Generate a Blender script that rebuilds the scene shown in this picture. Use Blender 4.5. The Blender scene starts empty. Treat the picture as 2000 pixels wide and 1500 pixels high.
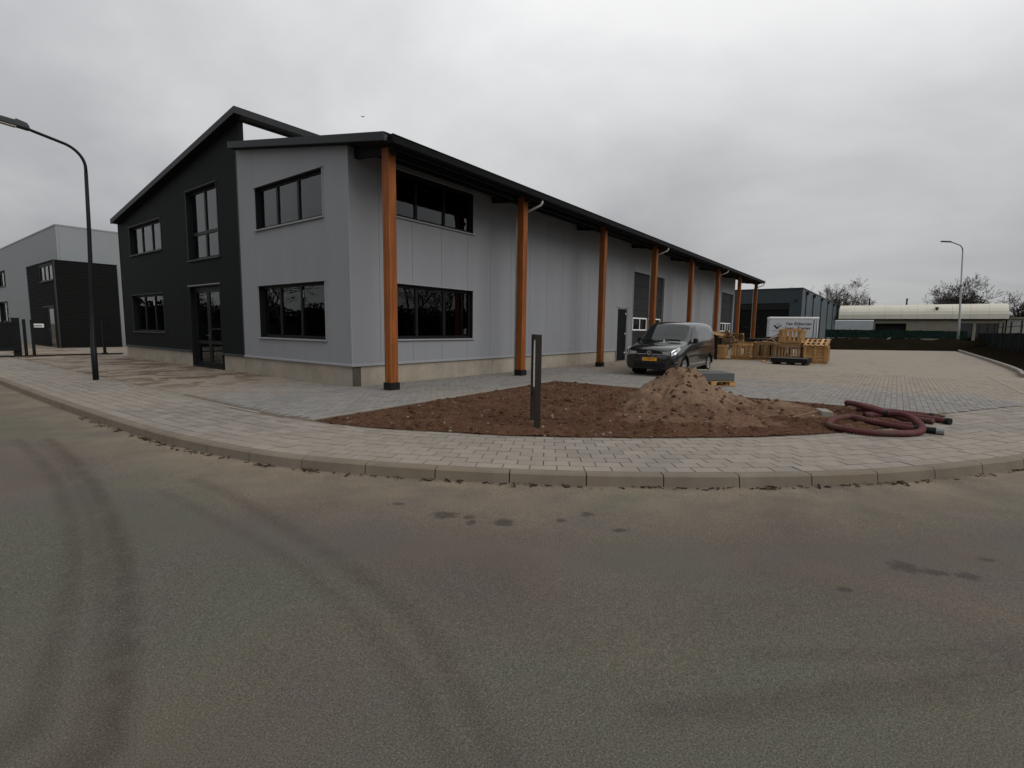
import bpy, math, random
import numpy as np
from mathutils import Vector, Matrix, noise as mn

random.seed(7)
scene = bpy.context.scene
COL = scene.collection

# ------------------------------------------------------------------ camera
cam_data = bpy.data.cameras.new('camera')
cam_data.sensor_fit = 'HORIZONTAL'
cam_data.sensor_width = 36.0
cam_data.lens = 36.0 * 982.9 / 2000.0
cam_data.clip_start = 0.05
cam_data.clip_end = 2000.0
cam = bpy.data.objects.new('camera', cam_data)
COL.objects.link(cam)
_right = Vector((0.605, -0.796, 0.013)).normalized()
_fwd = Vector((0.792, 0.600, -0.110)).normalized()
_right = (_right - _fwd * _right.dot(_fwd)).normalized()
_up = _right.cross(_fwd)
cam.matrix_world = Matrix(((_right.x, _up.x, -_fwd.x, -7.5),
                           (_right.y, _up.y, -_fwd.y, -10.646),
                           (_right.z, _up.z, -_fwd.z, 1.5),
                           (0, 0, 0, 1)))
scene.camera = cam

# ------------------------------------------------------------------ world: overcast sky
SUN_AZ = math.radians(-90)      # direction to the sun measured from +X
SUN_EL = math.radians(37)
world = bpy.data.worlds.new('World')
scene.world = world
world.use_nodes = True
wn, wl = world.node_tree.nodes, world.node_tree.links
wn.clear()
w_out = wn.new('ShaderNodeOutputWorld')
w_bg = wn.new('ShaderNodeBackground')
w_bg.inputs['Strength'].default_value = 0.1
w_sky = wn.new('ShaderNodeTexSky')
w_sky.sky_type = 'NISHITA'
w_sky.sun_disc = False
w_sky.sun_elevation = SUN_EL
w_sky.sun_rotation = math.pi / 2 - SUN_AZ
w_tc = wn.new('ShaderNodeTexCoord')
w_sep = wn.new('ShaderNodeSeparateXYZ')
wl.new(w_tc.outputs['Generated'], w_sep.inputs[0])
w_abs = wn.new('ShaderNodeMath'); w_abs.operation = 'MAXIMUM'; w_abs.inputs[1].default_value = 0.0
wl.new(w_sep.outputs['Z'], w_abs.inputs[0])
w_add = wn.new('ShaderNodeMath'); w_add.operation = 'ADD'; w_add.inputs[1].default_value = 0.30
wl.new(w_abs.outputs[0], w_add.inputs[0])
w_div = wn.new('ShaderNodeMath'); w_div.operation = 'DIVIDE'; w_div.inputs[0].default_value = 1.0
wl.new(w_add.outputs[0], w_div.inputs[1])
w_sc = wn.new('ShaderNodeVectorMath'); w_sc.operation = 'SCALE'
wl.new(w_tc.outputs['Generated'], w_sc.inputs[0])
wl.new(w_div.outputs[0], w_sc.inputs['Scale'])
w_n1 = wn.new('ShaderNodeTexNoise')
w_n1.inputs['Scale'].default_value = 0.85
w_n1.inputs['Detail'].default_value = 6.0
w_n1.inputs['Roughness'].default_value = 0.52
w_n1.inputs['Distortion'].default_value = 0.35
w_off = wn.new('ShaderNodeVectorMath'); w_off.operation = 'ADD'
w_off.inputs[1].default_value = (25.42, 38.92, 26.05)
wl.new(w_sc.outputs[0], w_off.inputs[0])
wl.new(w_off.outputs[0], w_n1.inputs['Vector'])
w_ramp = wn.new('ShaderNodeValToRGB')
w_ramp.color_ramp.elements[0].position = 0.34
w_ramp.color_ramp.elements[0].color = (0.74, 0.75, 0.77, 1)
w_ramp.color_ramp.elements[1].position = 0.66
w_ramp.color_ramp.elements[1].color = (1.16, 1.16, 1.165, 1)
wl.new(w_n1.outputs['Fac'], w_ramp.inputs[0])
w_mix = wn.new('ShaderNodeMixRGB')
w_mix.inputs[0].default_value = 0.96
wl.new(w_sky.outputs[0], w_mix.inputs[1])
# overcast luminance: three times brighter overhead than at the horizon
w_el = wn.new('ShaderNodeMath'); w_el.operation = 'MULTIPLY_ADD'
w_el.inputs[1].default_value = 2.0 * 4.0; w_el.inputs[2].default_value = 4.0
wl.new(w_abs.outputs[0], w_el.inputs[0])
w_lum = wn.new('ShaderNodeVectorMath'); w_lum.operation = 'SCALE'
wl.new(w_ramp.outputs[0], w_lum.inputs[0]); wl.new(w_el.outputs[0], w_lum.inputs['Scale'])
wl.new(w_lum.outputs[0], w_mix.inputs[2])
wl.new(w_mix.outputs[0], w_bg.inputs['Color'])
wl.new(w_bg.outputs[0], w_out.inputs[0])

sun_data = bpy.data.lights.new('sun', 'SUN')
sun_data.energy = 1.5
sun_data.angle = math.radians(45)
sun_data.color = (1.0, 0.97, 0.93)
sun = bpy.data.objects.new('sun', sun_data)
COL.objects.link(sun)
_sd = Vector((math.cos(SUN_EL) * math.cos(SUN_AZ), math.cos(SUN_EL) * math.sin(SUN_AZ), math.sin(SUN_EL)))
sun.rotation_euler = _sd.to_track_quat('Z', 'Y').to_euler()
sun.location = (0, 0, 60)

vs = scene.view_settings
vs.view_transform = 'Standard'
vs.look = 'None'
vs.exposure = 0.0
vs.gamma = 1.0
vs.use_curve_mapping = False
scene.render.engine = 'CYCLES'
scene.cycles.max_bounces = 8
scene.cycles.transparent_max_bounces = 16

# ------------------------------------------------------------------ helpers
def tag(o, label=None, cat=None, group=None, kind=None):
    if label: o['label'] = label
    if cat: o['category'] = cat
    if group: o['group'] = group
    if kind: o['kind'] = kind
    return o

def empty(name, loc=(0, 0, 0), rz=0.0, label=None, cat=None, group=None):
    o = bpy.data.objects.new(name, None)
    o.empty_display_size = 0.2
    COL.objects.link(o)
    o.location = loc
    o.rotation_euler = (0, 0, rz)
    return tag(o, label, cat, group)

class MB:
    def __init__(s):
        s.v, s.f = [], []
    def add(s, vs_, fs_):
        n = len(s.v)
        s.v += [tuple(p) for p in vs_]
        s.f += [tuple(i + n for i in f) for f in fs_]
        return s
    def hexa(s, p):      # 8 points: bottom 4 (ccw from above), top 4
        return s.add(p, [(3, 2, 1, 0), (4, 5, 6, 7), (0, 1, 5, 4), (1, 2, 6, 5), (2, 3, 7, 6), (3, 0, 4, 7)])
    def box(s, x0, x1, y0, y1, z0, z1):
        if x0 > x1: x0, x1 = x1, x0
        if y0 > y1: y0, y1 = y1, y0
        if z0 > z1: z0, z1 = z1, z0
        return s.hexa([(x0, y0, z0), (x1, y0, z0), (x1, y1, z0), (x0, y1, z0),
                       (x0, y0, z1), (x1, y0, z1), (x1, y1, z1), (x0, y1, z1)])
    def beam(s, a, b, w, h, up=(0, 0, 1)):
        a, b = Vector(a), Vector(b)
        d = (b - a).normalized()
        u = Vector(up)
        if abs(d.dot(u)) > 0.98: u = Vector((1, 0, 0))
        r = d.cross(u).normalized() * (w / 2)
        t = r.cross(d).normalized() * (h / 2)
        P = [a - r - t, b - r - t, b + r - t, a + r - t, a - r + t, b - r + t, b + r + t, a + r + t]
        return s.hexa([P[0], P[3], P[2], P[1], P[4], P[7], P[6], P[5]])
    def prism(s, poly, axis, a0, a1):   # poly of 2d points; axis 'x','y','z'
        def m(p, a):
            return {'x': (a, p[0], p[1]), 'y': (p[0], a, p[1]), 'z': (p[0], p[1], a)}[axis]
        n = len(poly)
        vs_ = [m(p, a0) for p in poly] + [m(p, a1) for p in poly]
        fs_ = [tuple(range(n - 1, -1, -1)), tuple(range(n, 2 * n))]
        fs_ += [(i, (i + 1) % n, n + (i + 1) % n, n + i) for i in range(n)]
        return s.add(vs_, fs_)
    def tube(s, pts, r, n=8, cap=True, closed=False):
        pts = [Vector(p) for p in pts]
        m = len(pts)
        rr = r if isinstance(r, (list, tuple)) else [r] * m
        ref = None
        rings = []
        for i, p in enumerate(pts):
            if closed:
                d = pts[(i + 1) % m] - pts[i - 1]
            else:
                d = pts[min(i + 1, m - 1)] - pts[max(i - 1, 0)]
            d.normalize()
            if ref is None:
                ref = Vector((0, 0, 1)) if abs(d.z) < 0.9 else Vector((1, 0, 0))
            u = (ref - d * ref.dot(d)).normalized()
            w = d.cross(u)
            ref = u
            rings.append([p + (u * math.cos(2 * math.pi * k / n) + w * math.sin(2 * math.pi * k / n)) * rr[i] for k in range(n)])
        vs_ = [q for ring in rings for q in ring]
        fs_ = []
        for i in range(m if closed else m - 1):
            j = (i + 1) % m
            for k in range(n):
                fs_.append((i * n + k, i * n + (k + 1) % n, j * n + (k + 1) % n, j * n + k))
        if cap and not closed:
            fs_.append(tuple(range(n - 1, -1, -1)))
            fs_.append(tuple((m - 1) * n + k for k in range(n)))
        return s.add(vs_, fs_)
    def disc(s, c, axis, r0, r1, h0, h1, n=24):   # ring / disc solid between radii, along axis
        c = Vector(c)
        ax = {'x': (Vector((1, 0, 0)), Vector((0, 1, 0)), Vector((0, 0, 1))),
              'y': (Vector((0, 1, 0)), Vector((0, 0, 1)), Vector((1, 0, 0))),
              'z': (Vector((0, 0, 1)), Vector((1, 0, 0)), Vector((0, 1, 0)))}[axis]
        vs_, fs_ = [], []
        for k in range(n):
            a = 2 * math.pi * k / n
            d = ax[1] * math.cos(a) + ax[2] * math.sin(a)
            vs_ += [c + d * r0 + ax[0] * h0, c + d * r1 + ax[0] * h0, c + d * r1 + ax[0] * h1, c + d * r0 + ax[0] * h1]
        for k in range(n):
            i, j = 4 * k, 4 * ((k + 1) % n)
            for q in range(4):
                fs_.append((i + q, i + (q + 1) % 4, j + (q + 1) % 4, j + q))
        return s.add(vs_, fs_)
    def mesh(s, name):
        me = bpy.data.meshes.new(name)
        me.from_pydata(s.v, [], s.f)
        me.update()
        return me
    def build(s, name, mat=None, parent=None, smooth=False, bevel=0, seg=1, loc=None, rot=None):
        me = s.mesh(name)
        if mat: me.materials.append(mat)
        o = bpy.data.objects.new(name, me)
        COL.objects.link(o)
        if parent: o.parent = parent
        if loc: o.location = loc
        if rot: o.rotation_euler = rot
        if smooth:
            me.polygons.foreach_set('use_smooth', [True] * len(me.polygons))
        if bevel:
            b = o.modifiers.new('bevel', 'BEVEL')
            b.width = bevel; b.segments = seg; b.limit_method = 'ANGLE'; b.angle_limit = math.radians(35)
        return o

def inst(me, name, parent=None, loc=(0, 0, 0), rot=(0, 0, 0), scl=(1, 1, 1)):
    o = bpy.data.objects.new(name, me)
    COL.objects.link(o)
    if parent: o.parent = parent
    o.location = loc; o.rotation_euler = rot; o.scale = scl
    return o

def fmesh(name, verts, faces, mat, parent=None, smooth=False):
    me = bpy.data.meshes.new(name)
    me.from_pydata(verts, [], faces)
    me.update()
    if mat: me.materials.append(mat)
    if smooth: me.polygons.foreach_set('use_smooth', [True] * len(me.polygons))
    o = bpy.data.objects.new(name, me)
    COL.objects.link(o)
    if parent: o.parent = parent
    return o

def text_mesh(name, body, size, mat, parent, loc, rot, extrude=0.002, spacing=1.0, shear=0.0, bold=0.0):
    cu = bpy.data.curves.new(name, 'FONT')
    cu.body = body; cu.size = size; cu.extrude = extrude; cu.space_character = spacing
    cu.shear = shear; cu.offset = bold
    cu.align_x = 'CENTER'; cu.align_y = 'CENTER'
    tmp = bpy.data.objects.new(name + '_tmp', cu)
    COL.objects.link(tmp)
    bpy.context.view_layer.update()
    me = bpy.data.meshes.new_from_object(tmp.evaluated_get(bpy.context.evaluated_depsgraph_get()))
    bpy.data.objects.remove(tmp)
    bpy.data.curves.remove(cu)
    me.materials.clear(); me.materials.append(mat)
    return inst(me, name, parent, loc, rot)

# ------------------------------------------------------------------ materials
class NT:
    def __init__(s, name):
        s.m = bpy.data.materials.new(name)
        s.m.use_nodes = True
        s.n, s.l = s.m.node_tree.nodes, s.m.node_tree.links
        s.n.clear()
        s.out = s.n.new('ShaderNodeOutputMaterial')
        s.b = s.n.new('ShaderNodeBsdfPrincipled')
        s.l.new(s.b.outputs[0], s.out.inputs[0])
    def node(s, t, **kw):
        nd = s.n.new(t)
        for k, v in kw.items(): setattr(nd, k, v)
        return nd
    def link(s, a, b): s.l.new(a, b)
    def pos(s):
        if not hasattr(s, '_pos'): s._pos = s.node('ShaderNodeNewGeometry')
        return s._pos.outputs['Position']
    def obj(s):
        if not hasattr(s, '_obj'): s._obj = s.node('ShaderNodeTexCoord')
        return s._obj.outputs['Object']
    def noise(s, vec, scale, detail=4, rough=0.55, dist=0.0, vscale=None):
        if vscale:
            mp = s.node('ShaderNodeMapping'); mp.inputs['Scale'].default_value = vscale
            s.link(vec, mp.inputs['Vector']); vec = mp.outputs[0]
        nd = s.node('ShaderNodeTexNoise')
        s.link(vec, nd.inputs['Vector'])
        nd.inputs['Scale'].default_value = scale
        nd.inputs['Detail'].default_value = detail
        nd.inputs['Roughness'].default_value = rough
        nd.inputs['Distortion'].default_value = dist
        return nd.outputs['Fac']
    def ramp(s, fac, p0, p1, c0=(0, 0, 0, 1), c1=(1, 1, 1, 1)):
        r = s.node('ShaderNodeMapRange')
        r.inputs['From Min'].default_value = p0; r.inputs['From Max'].default_value = p1
        s.link(fac, r.inputs['Value'])
        return r.outputs[0]
    def math(s, op, a, b=None):
        nd = s.node('ShaderNodeMath', operation=op)
        for i, x in enumerate((a, b)):
            if x is None: continue
            if isinstance(x, (int, float)): nd.inputs[i].default_value = x
            else: s.link(x, nd.inputs[i])
        return nd.outputs[0]
    def mix(s, fac, a, b, mode='MIX'):
        nd = s.node('ShaderNodeMixRGB', blend_type=mode)
        for i, x in zip((0, 1, 2), (fac, a, b)):
            if isinstance(x, (int, float)): nd.inputs[i].default_value = x
            elif isinstance(x, tuple): nd.inputs[i].default_value = x if len(x) == 4 else x + (1,)
            else: s.link(x, nd.inputs[i])
        return nd.outputs[0]
    def color(s, c):
        if isinstance(c, tuple): s.b.inputs['Base Color'].default_value = c if len(c) == 4 else c + (1,)
        else: s.link(c, s.b.inputs['Base Color'])
    def rough(s, r):
        if isinstance(r, (int, float)): s.b.inputs['Roughness'].default_value = r
        else: s.link(r, s.b.inputs['Roughness'])
    def bump(s, h, strength=0.3, dist=0.01):
        bp = s.node('ShaderNodeBump')
        bp.inputs['Strength'].default_value = strength
        bp.inputs['Distance'].default_value = dist
        s.link(h, bp.inputs['Height'])
        s.link(bp.outputs[0], s.b.inputs['Normal'])
    def rnd(s):
        oi = s.node('ShaderNodeObjectInfo')
        g = s._pos if hasattr(s, '_pos') else s.node('ShaderNodeNewGeometry')
        s._pos = g
        return s.math('FRACT', s.math('ADD', oi.outputs['Random'], g.outputs['Random Per Island']))

def dim(c, k): return tuple(min(1, x * k) for x in c[:3])

def simple(name, c, rough=0.6, metal=0.0, var=0.12, vscale=3.0, bump=0.0, bscale=60.0, spec=None, rndvar=0.0):
    t = NT(name)
    n = t.noise(t.obj(), vscale, 5, 0.6)
    col = t.mix(t.ramp(n, 0.25, 0.75), dim(c, 1 - var), dim(c, 1 + var))
    if rndvar:
        col = t.mix(t.rnd(), col, t.mix(1.0, col, (1 - rndvar,) * 3, 'MULTIPLY'))
    t.color(col)
    t.rough(rough)
    t.b.inputs['Metallic'].default_value = metal
    if spec is None: spec = 0.5 if (metal > 0 or rough < 0.25 or sum(c[:3]) > 0.9) else (0.03 if rough > 0.8 else 0.10)
    t.b.inputs['Specular IOR Level'].default_value = spec
    if bump: t.bump(t.noise(t.obj(), bscale, 4, 0.6), bump, 0.01)
    return t.m

M = {}
def panel_mat(name, c, rough, streak):
    t = NT(name)
    n1 = t.noise(t.pos(), 0.5, 4, 0.55)
    n2 = t.noise(t.pos(), 2.2, 5, 0.6, vscale=(1, 1, 0.12))
    n3 = t.noise(t.pos(), 90, 2, 0.5)
    f = t.math('ADD', t.math('MULTIPLY', n1, 0.45), t.math('ADD', t.math('MULTIPLY', n2, 0.4), t.math('MULTIPLY', n3, 0.15)))
    col = t.mix(t.ramp(f, 0.3, 0.7), dim(c, 1 - streak), dim(c, 1 + streak))
    t.color(col)
    t.rough(rough)
    t.b.inputs['Specular IOR Level'].default_value = 0.04 if c[0] < 0.1 else 0.22
    t.bump(t.noise(t.pos(), 0.9, 2, 0.5), 0.05, 0.02)
    return t.m
M['grey_panel'] = panel_mat('grey_cladding', (0.205, 0.212, 0.226), 0.55, 0.08)
M['dark_panel'] = panel_mat('anthracite_cladding', (0.0100, 0.0112, 0.0116), 0.6, 0.12)
M['grey_trim'] = simple('grey_trim', (0.235, 0.24, 0.25), 0.5, var=0.05)
M['dark_trim'] = simple('dark_trim', (0.035, 0.038, 0.040), 0.45, var=0.15)
M['black_frame'] = simple('black_window_frame', (0.010, 0.011, 0.012), 0.38, var=0.15)
M['core'] = simple('wall_core', (0.08, 0.08, 0.08), 0.8)
M['inner'] = simple('interior_plaster', (0.42, 0.42, 0.40), 0.9, var=0.06)
M['inner_floor'] = simple('interior_screed', (0.20, 0.195, 0.185), 0.8)
M['roof'] = simple('roof_underside', (0.075, 0.075, 0.07), 0.6)
M['roof_dark'] = simple('roof_edge_metal', (0.030, 0.032, 0.034), 0.5, var=0.12, vscale=1.5)
M['gutter'] = simple('black_gutter', (0.007, 0.0075, 0.008), 0.5, spec=0.04)
M['steel_dark'] = simple('dark_steel', (0.012, 0.012, 0.0125), 0.6)
M['zinc'] = simple('zinc_pipe', (0.42, 0.42, 0.41), 0.4, metal=0.3)
M['white'] = simple('white_paint', (0.74, 0.74, 0.73), 0.45, var=0.05)
M['paper'] = simple('white_paper', (0.75, 0.75, 0.72), 0.8, var=0.03)
M['chrome'] = simple('chrome', (0.70, 0.71, 0.72), 0.18, metal=1.0, var=0.02)

def wood_mat(name, c, scale=(1, 1, 0.08), var=0.35, rv=0.25, rough=0.62):
    t = NT(name)
    n = t.noise(t.obj(), 14, 6, 0.65, 0.6, vscale=scale)
    n2 = t.noise(t.obj(), 3.0, 3, 0.5)
    f = t.math('ADD', t.math('MULTIPLY', n, 0.65), t.math('MULTIPLY', n2, 0.35))
    col = t.mix(t.ramp(f, 0.3, 0.7), dim(c, 1 - var), dim(c, 1 + var * 0.6))
    col = t.mix(t.rnd(), col, t.mix(1.0, col, (1 - rv, 1 - rv * 1.05, 1 - rv * 1.1), 'MULTIPLY'))
    t.color(col)
    t.rough(rough); t.b.inputs['Specular IOR Level'].default_value = 0.15
    t.bump(n, 0.25, 0.004)
    return t.m
def post_mat():
    t = NT('stained_larch_post')
    n = t.noise(t.obj(), 16, 6, 0.65, 0.8, vscale=(1, 1, 0.06))
    v = t.node('ShaderNodeTexVoronoi'); v.feature = 'F1'
    mp = t.node('ShaderNodeMapping'); mp.inputs['Scale'].default_value = (5, 5, 1.5)
    t.link(t.obj(), mp.inputs[0]); t.link(mp.outputs[0], v.inputs['Vector'])
    v.inputs['Scale'].default_value = 1.0
    knot = t.ramp(v.outputs['Distance'], 0.10, 0.05)
    c = (0.225, 0.070, 0.016)
    col = t.mix(t.ramp(n, 0.3, 0.72), dim(c, 0.50), dim(c, 1.28))
    col = t.mix(t.math('MULTIPLY', knot, 0.75), col, (0.05, 0.016, 0.006))
    col = t.mix(t.rnd(), t.mix(1.0, col, (0.80, 0.84, 0.9), 'MULTIPLY'), t.mix(1.0, col, (1.06, 1.04, 1.0), 'MULTIPLY'))
    t.color(col); t.rough(0.6); t.b.inputs['Specular IOR Level'].default_value = 0.2
    t.bump(n, 0.15, 0.004)
    return t.m
M['post'] = post_mat()
M['pallet'] = wood_mat('pale_pallet_wood', (0.46, 0.27, 0.115), scale=(0.3, 0.3, 1), rv=0.45)
M['pallet_old'] = wood_mat('weathered_pallet_wood', (0.31, 0.195, 0.100), scale=(0.3, 0.3, 1), rv=0.5)
M['pallet_dark'] = wood_mat('dark_brown_timber', (0.016, 0.009, 0.006), rv=0.3)
M['sign_wood'] = wood_mat('dark_stained_timber', (0.030, 0.024, 0.021), rv=0.2, rough=0.7)

def glass_mat(name, tint, ior=1.55, rough=0.0):
    t = NT(name)
    fr = t.node('ShaderNodeFresnel'); fr.inputs['IOR'].default_value = ior
    tr = t.node('ShaderNodeBsdfTransparent'); tr.inputs[0].default_value = tint + (1,)
    gl = t.node('ShaderNodeBsdfGlossy'); gl.inputs['Roughness'].default_value = rough
    gl.inputs[0].default_value = (0.93, 0.95, 0.96, 1)
    mx = t.node('ShaderNodeMixShader')
    t.link(fr.outputs[0], mx.inputs[0]); t.link(tr.outputs[0], mx.inputs[1]); t.link(gl.outputs[0], mx.inputs[2])
    t.n.remove(t.b)
    t.link(mx.outputs[0], t.out.inputs[0])
    return t.m
M['glass'] = glass_mat('window_glass', (0.72, 0.76, 0.75), 1.62)
M['car_glass'] = glass_mat('tinted_car_glass', (0.35, 0.38, 0.38), 1.6)
M['clerestory'] = simple('coated_clerestory_glass', (0.97, 0.975, 0.975), 0.02, metal=1.0, var=0.01)

def concrete_mat(name, c, rough=0.85, stain=0.3):
    t = NT(name)
    n1 = t.noise(t.pos(), 1.3, 6, 0.6, 0.4)
    n2 = t.noise(t.pos(), 40, 4, 0.6)
    n3 = t.noise(t.pos(), 5.0, 5, 0.65, vscale=(1, 1, 0.5))
    f = t.math('ADD', t.math('MULTIPLY', n1, 0.55), t.math('ADD', t.math('MULTIPLY', n2, 0.15), t.math('MULTIPLY', n3, 0.3)))
    col = t.mix(t.ramp(f, 0.34, 0.64), dim(c, 1 - stain), dim(c, 1 + stain * 0.45))
    warm = t.ramp(t.noise(t.pos(), 0.8, 3, 0.5), 0.45, 0.7)
    col = t.mix(t.math('MULTIPLY', warm, 0.35), col, (c[0] * 0.95, c[1] * 0.84, c[2] * 0.68))
    t.color(col); t.rough(rough); t.b.inputs['Specular IOR Level'].default_value = 0.2
    t.bump(n2, 0.2, 0.006)
    return t.m
M['plinth'] = concrete_mat('precast_concrete', (0.275, 0.245, 0.20), stain=0.30)
M['plinth_dark'] = concrete_mat('stained_concrete_column', (0.075, 0.068, 0.055), stain=0.5)
M['slab'] = concrete_mat('dark_stone_slab', (0.085, 0.087, 0.09), stain=0.2)

def yard_mask(t):
    # sand has been driven over the far yard and the strip before the dark facade
    sep = t.node('ShaderNodeSeparateXYZ'); t.link(t.pos(), sep.inputs[0])
    w = t.math('MULTIPLY', t.math('SUBTRACT', t.noise(t.pos(), 0.5, 5, 0.6, 0.4), 0.5), 6.0)
    a = t.ramp(t.math('ADD', sep.outputs[0], w), 8.2, 10.0)
    b = t.ramp(t.math('ADD', sep.outputs[1], w), 0.0, 2.6)
    c = t.ramp(t.math('ADD', sep.outputs[1], w), -12.4, -13.4)
    return t.math('MAXIMUM', t.math('MAXIMUM', a, b), c)
def dirt_mask(t):
    sep = t.node('ShaderNodeSeparateXYZ'); t.link(t.pos(), sep.inputs[0])
    mp = t.node('ShaderNodeMapping'); mp.inputs['Rotation'].default_value = (0, 0, math.radians(53)); mp.inputs['Scale'].default_value = (0.75, 1.35, 1)
    t.link(t.pos(), mp.inputs[0])
    n = t.noise(mp.outputs[0], 1.0, 7, 0.68, 1.2)
    z = t.math('MULTIPLY', t.ramp(sep.outputs[1], 1.0, 5.0), t.ramp(sep.outputs[0], 0.5, 0.3))
    return t.math('MULTIPLY', t.ramp(t.math('ADD', n, t.math('MULTIPLY', z, 0.05)), 0.52, 0.60), t.math('ADD', t.math('MULTIPLY', z, 0.70), 0.18))
def brick_paver_mat(name, c_clean, c_sand, sand_lo, sand_hi, sscale=0.35, rv=0.22, yard=False):
    t = NT(name)
    sand = t.ramp(t.math('ADD', t.math('MULTIPLY', t.noise(t.pos(), sscale, 5, 0.6, 0.5), 0.7),
                         t.math('MULTIPLY', t.noise(t.pos(), 3.0, 5, 0.65), 0.3)), sand_lo, sand_hi)
    if yard:
        sand = t.math('MAXIMUM', t.math('MULTIPLY', sand, 0.5), t.math('MULTIPLY', yard_mask(t), t.ramp(t.noise(t.pos(), 1.1, 5, 0.65), 0.22, 0.5)))
    r = t.rnd()
    base = t.mix(r, dim(c_clean, 1 - rv), dim(c_clean, 1 + rv * 0.55))
    base = t.mix(t.math('MULTIPLY', t.noise(t.pos(), 55, 4, 0.7), 0.55), base, dim(c_clean, 0.55))
    sandc = t.mix(t.noise(t.pos(), 7, 4, 0.6), dim(c_sand, 0.8), dim(c_sand, 1.15))
    col = t.mix(t.math('MULTIPLY', sand, 0.85), base, sandc)
    if yard: col = t.mix(dirt_mask(t), col, (0.085, 0.050, 0.029))
    t.color(col); t.rough(0.9)
    t.b.inputs['Specular IOR Level'].default_value = 0.25
    t.bump(t.noise(t.pos(), 120, 3, 0.6), 0.25, 0.004)
    return t.m
M['walk_brick'] = brick_paver_mat('sidewalk_brick', (0.214, 0.193, 0.168), (0.245, 0.210, 0.170), 0.38, 0.66, rv=0.26)
M['yard_brick'] = brick_paver_mat('grey_paver', (0.208, 0.199, 0.188), (0.235, 0.195, 0.150), 0.50, 0.64, 0.28, yard=True)
M['kerb'] = concrete_mat('kerb_concrete', (0.150, 0.126, 0.098), stain=0.28)
M['edging'] = concrete_mat('edging_concrete', (0.215, 0.198, 0.17), stain=0.25)

# ------------------------------------------------------------------ plan of the ground
ROADZ = -0.115
KERB = [(-5.25, 60.0), (-5.22, 40.0), (-5.21, 25.0), (-5.20, 14.0), (-5.19, 7.46), (-5.17, 2.63), (-5.10, -0.68), (-4.97, -3.01), (-4.70, -4.68),
        (-4.47, -5.44), (-4.16, -6.16), (-3.81, -6.85), (-3.42, -7.53), (-2.98, -8.20), (-2.50, -8.84), (-1.98, -9.47),
        (-1.43, -10.07), (-0.85, -10.62), (-0.23, -11.12), (0.40, -11.56), (1.07, -12.00), (1.85, -12.42), (3.0, -13.0), (6.0, -14.6), (11.0, -17.6), (20.0, -23.4), (34.0, -33.0), (60.0, -52.0)]

def smooth_path(P, step):
    P = [np.array(p, float) for p in P]
    out = []
    for i in range(len(P) - 1):
        p0 = P[max(i - 1, 0)]; p1 = P[i]; p2 = P[i + 1]; p3 = P[min(i + 2, len(P) - 1)]
        d = np.linalg.norm(p2 - p1)
        m1 = (p2 - p0) / (np.linalg.norm(p2 - p1) + np.linalg.norm(p1 - p0) + 1e-9) * d
        m2 = (p3 - p1) / (np.linalg.norm(p3 - p2) + np.linalg.norm(p2 - p1) + 1e-9) * d
        n = max(2, int(d / 0.1))
        for k in range(n):
            t = k / n
            out.append((2 * t**3 - 3 * t**2 + 1) * p1 + (t**3 - 2 * t**2 + t) * m1 + (-2 * t**3 + 3 * t**2) * p2 + (t**3 - t**2) * m2)
    out.append(P[-1])
    out = np.array(out)
    s = np.concatenate([[0], np.cumsum(np.linalg.norm(np.diff(out, axis=0), axis=1))])
    ss = np.arange(0, s[-1], step)
    return np.stack([np.interp(ss, s, out[:, 0]), np.interp(ss, s, out[:, 1])], 1)

KP = smooth_path(KERB, 0.05)                # dense kerb face line (road side, top edge)
_tan = np.gradient(KP, axis=0); _tan /= np.linalg.norm(_tan, axis=1)[:, None]
KN = np.stack([-_tan[:, 1], _tan[:, 0]], 1)  # left of travel (travel is -y then +x) -> toward the plot
if KN[200][0] < 0: KN = -KN
KS = np.arange(len(KP)) * 0.05
def kerb_at(s, d):
    i = min(max(s / 0.05, 0), len(KP) - 1.001)
    k = int(i); t = i - k
    p = KP[k] * (1 - t) + KP[k + 1] * t
    n = KN[k] * (1 - t) + KN[k + 1] * t
    return p + n * d
def kerb_dist(x, y):
    d = KP[::6] - np.array((x, y))
    return float(np.sqrt((d * d).sum(1).min()))

INNER = [(-3.30, 60.0), (-3.34, 16.0), (-3.36, 6.1), (-3.34, 1.35), (-3.31, -1.9), (-3.16, -3.25), (-2.88, -4.5), (-2.36, -5.62), (-1.96, -6.45), (-1.13, -7.62),
         (-0.28, -8.6), (0.42, -9.3), (1.26, -9.95), (2.6, -10.75), (4.75, -11.6)]
IP = smooth_path(INNER, 0.1)

def inside(poly, x, y):
    c = False
    n = len(poly)
    j = n - 1
    for i in range(n):
        xi, yi = poly[i]; xj, yj = poly[j]
        if (yi > y) != (yj > y) and x < (xj - xi) * (y - yi) / (yj - yi) + xi: c = not c
        j = i
    return c

# terrain below everything, to the horizon
def field_mat():
    t = NT('winter_field')
    n = t.noise(t.pos(), 0.15, 6, 0.6)
    n2 = t.noise(t.pos(), 6, 5, 0.65)
    col = t.mix(t.ramp(n, 0.35, 0.65), (0.07, 0.055, 0.032), (0.062, 0.070, 0.030))
    col = t.mix(t.math('MULTIPLY', n2, 0.5), col, (0.045, 0.032, 0.02))
    t.color(col); t.rough(0.95)
    t.bump(n2, 0.5, 0.05)
    return t.m
M['field'] = field_mat()
g = MB().add([(-700, -700, -0.125), (700, -700, -0.125), (700, 700, -0.125), (-700, 700, -0.125)], [(0, 1, 2, 3)]).build('ground', M['field'])
tag(g, kind='structure')

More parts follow.
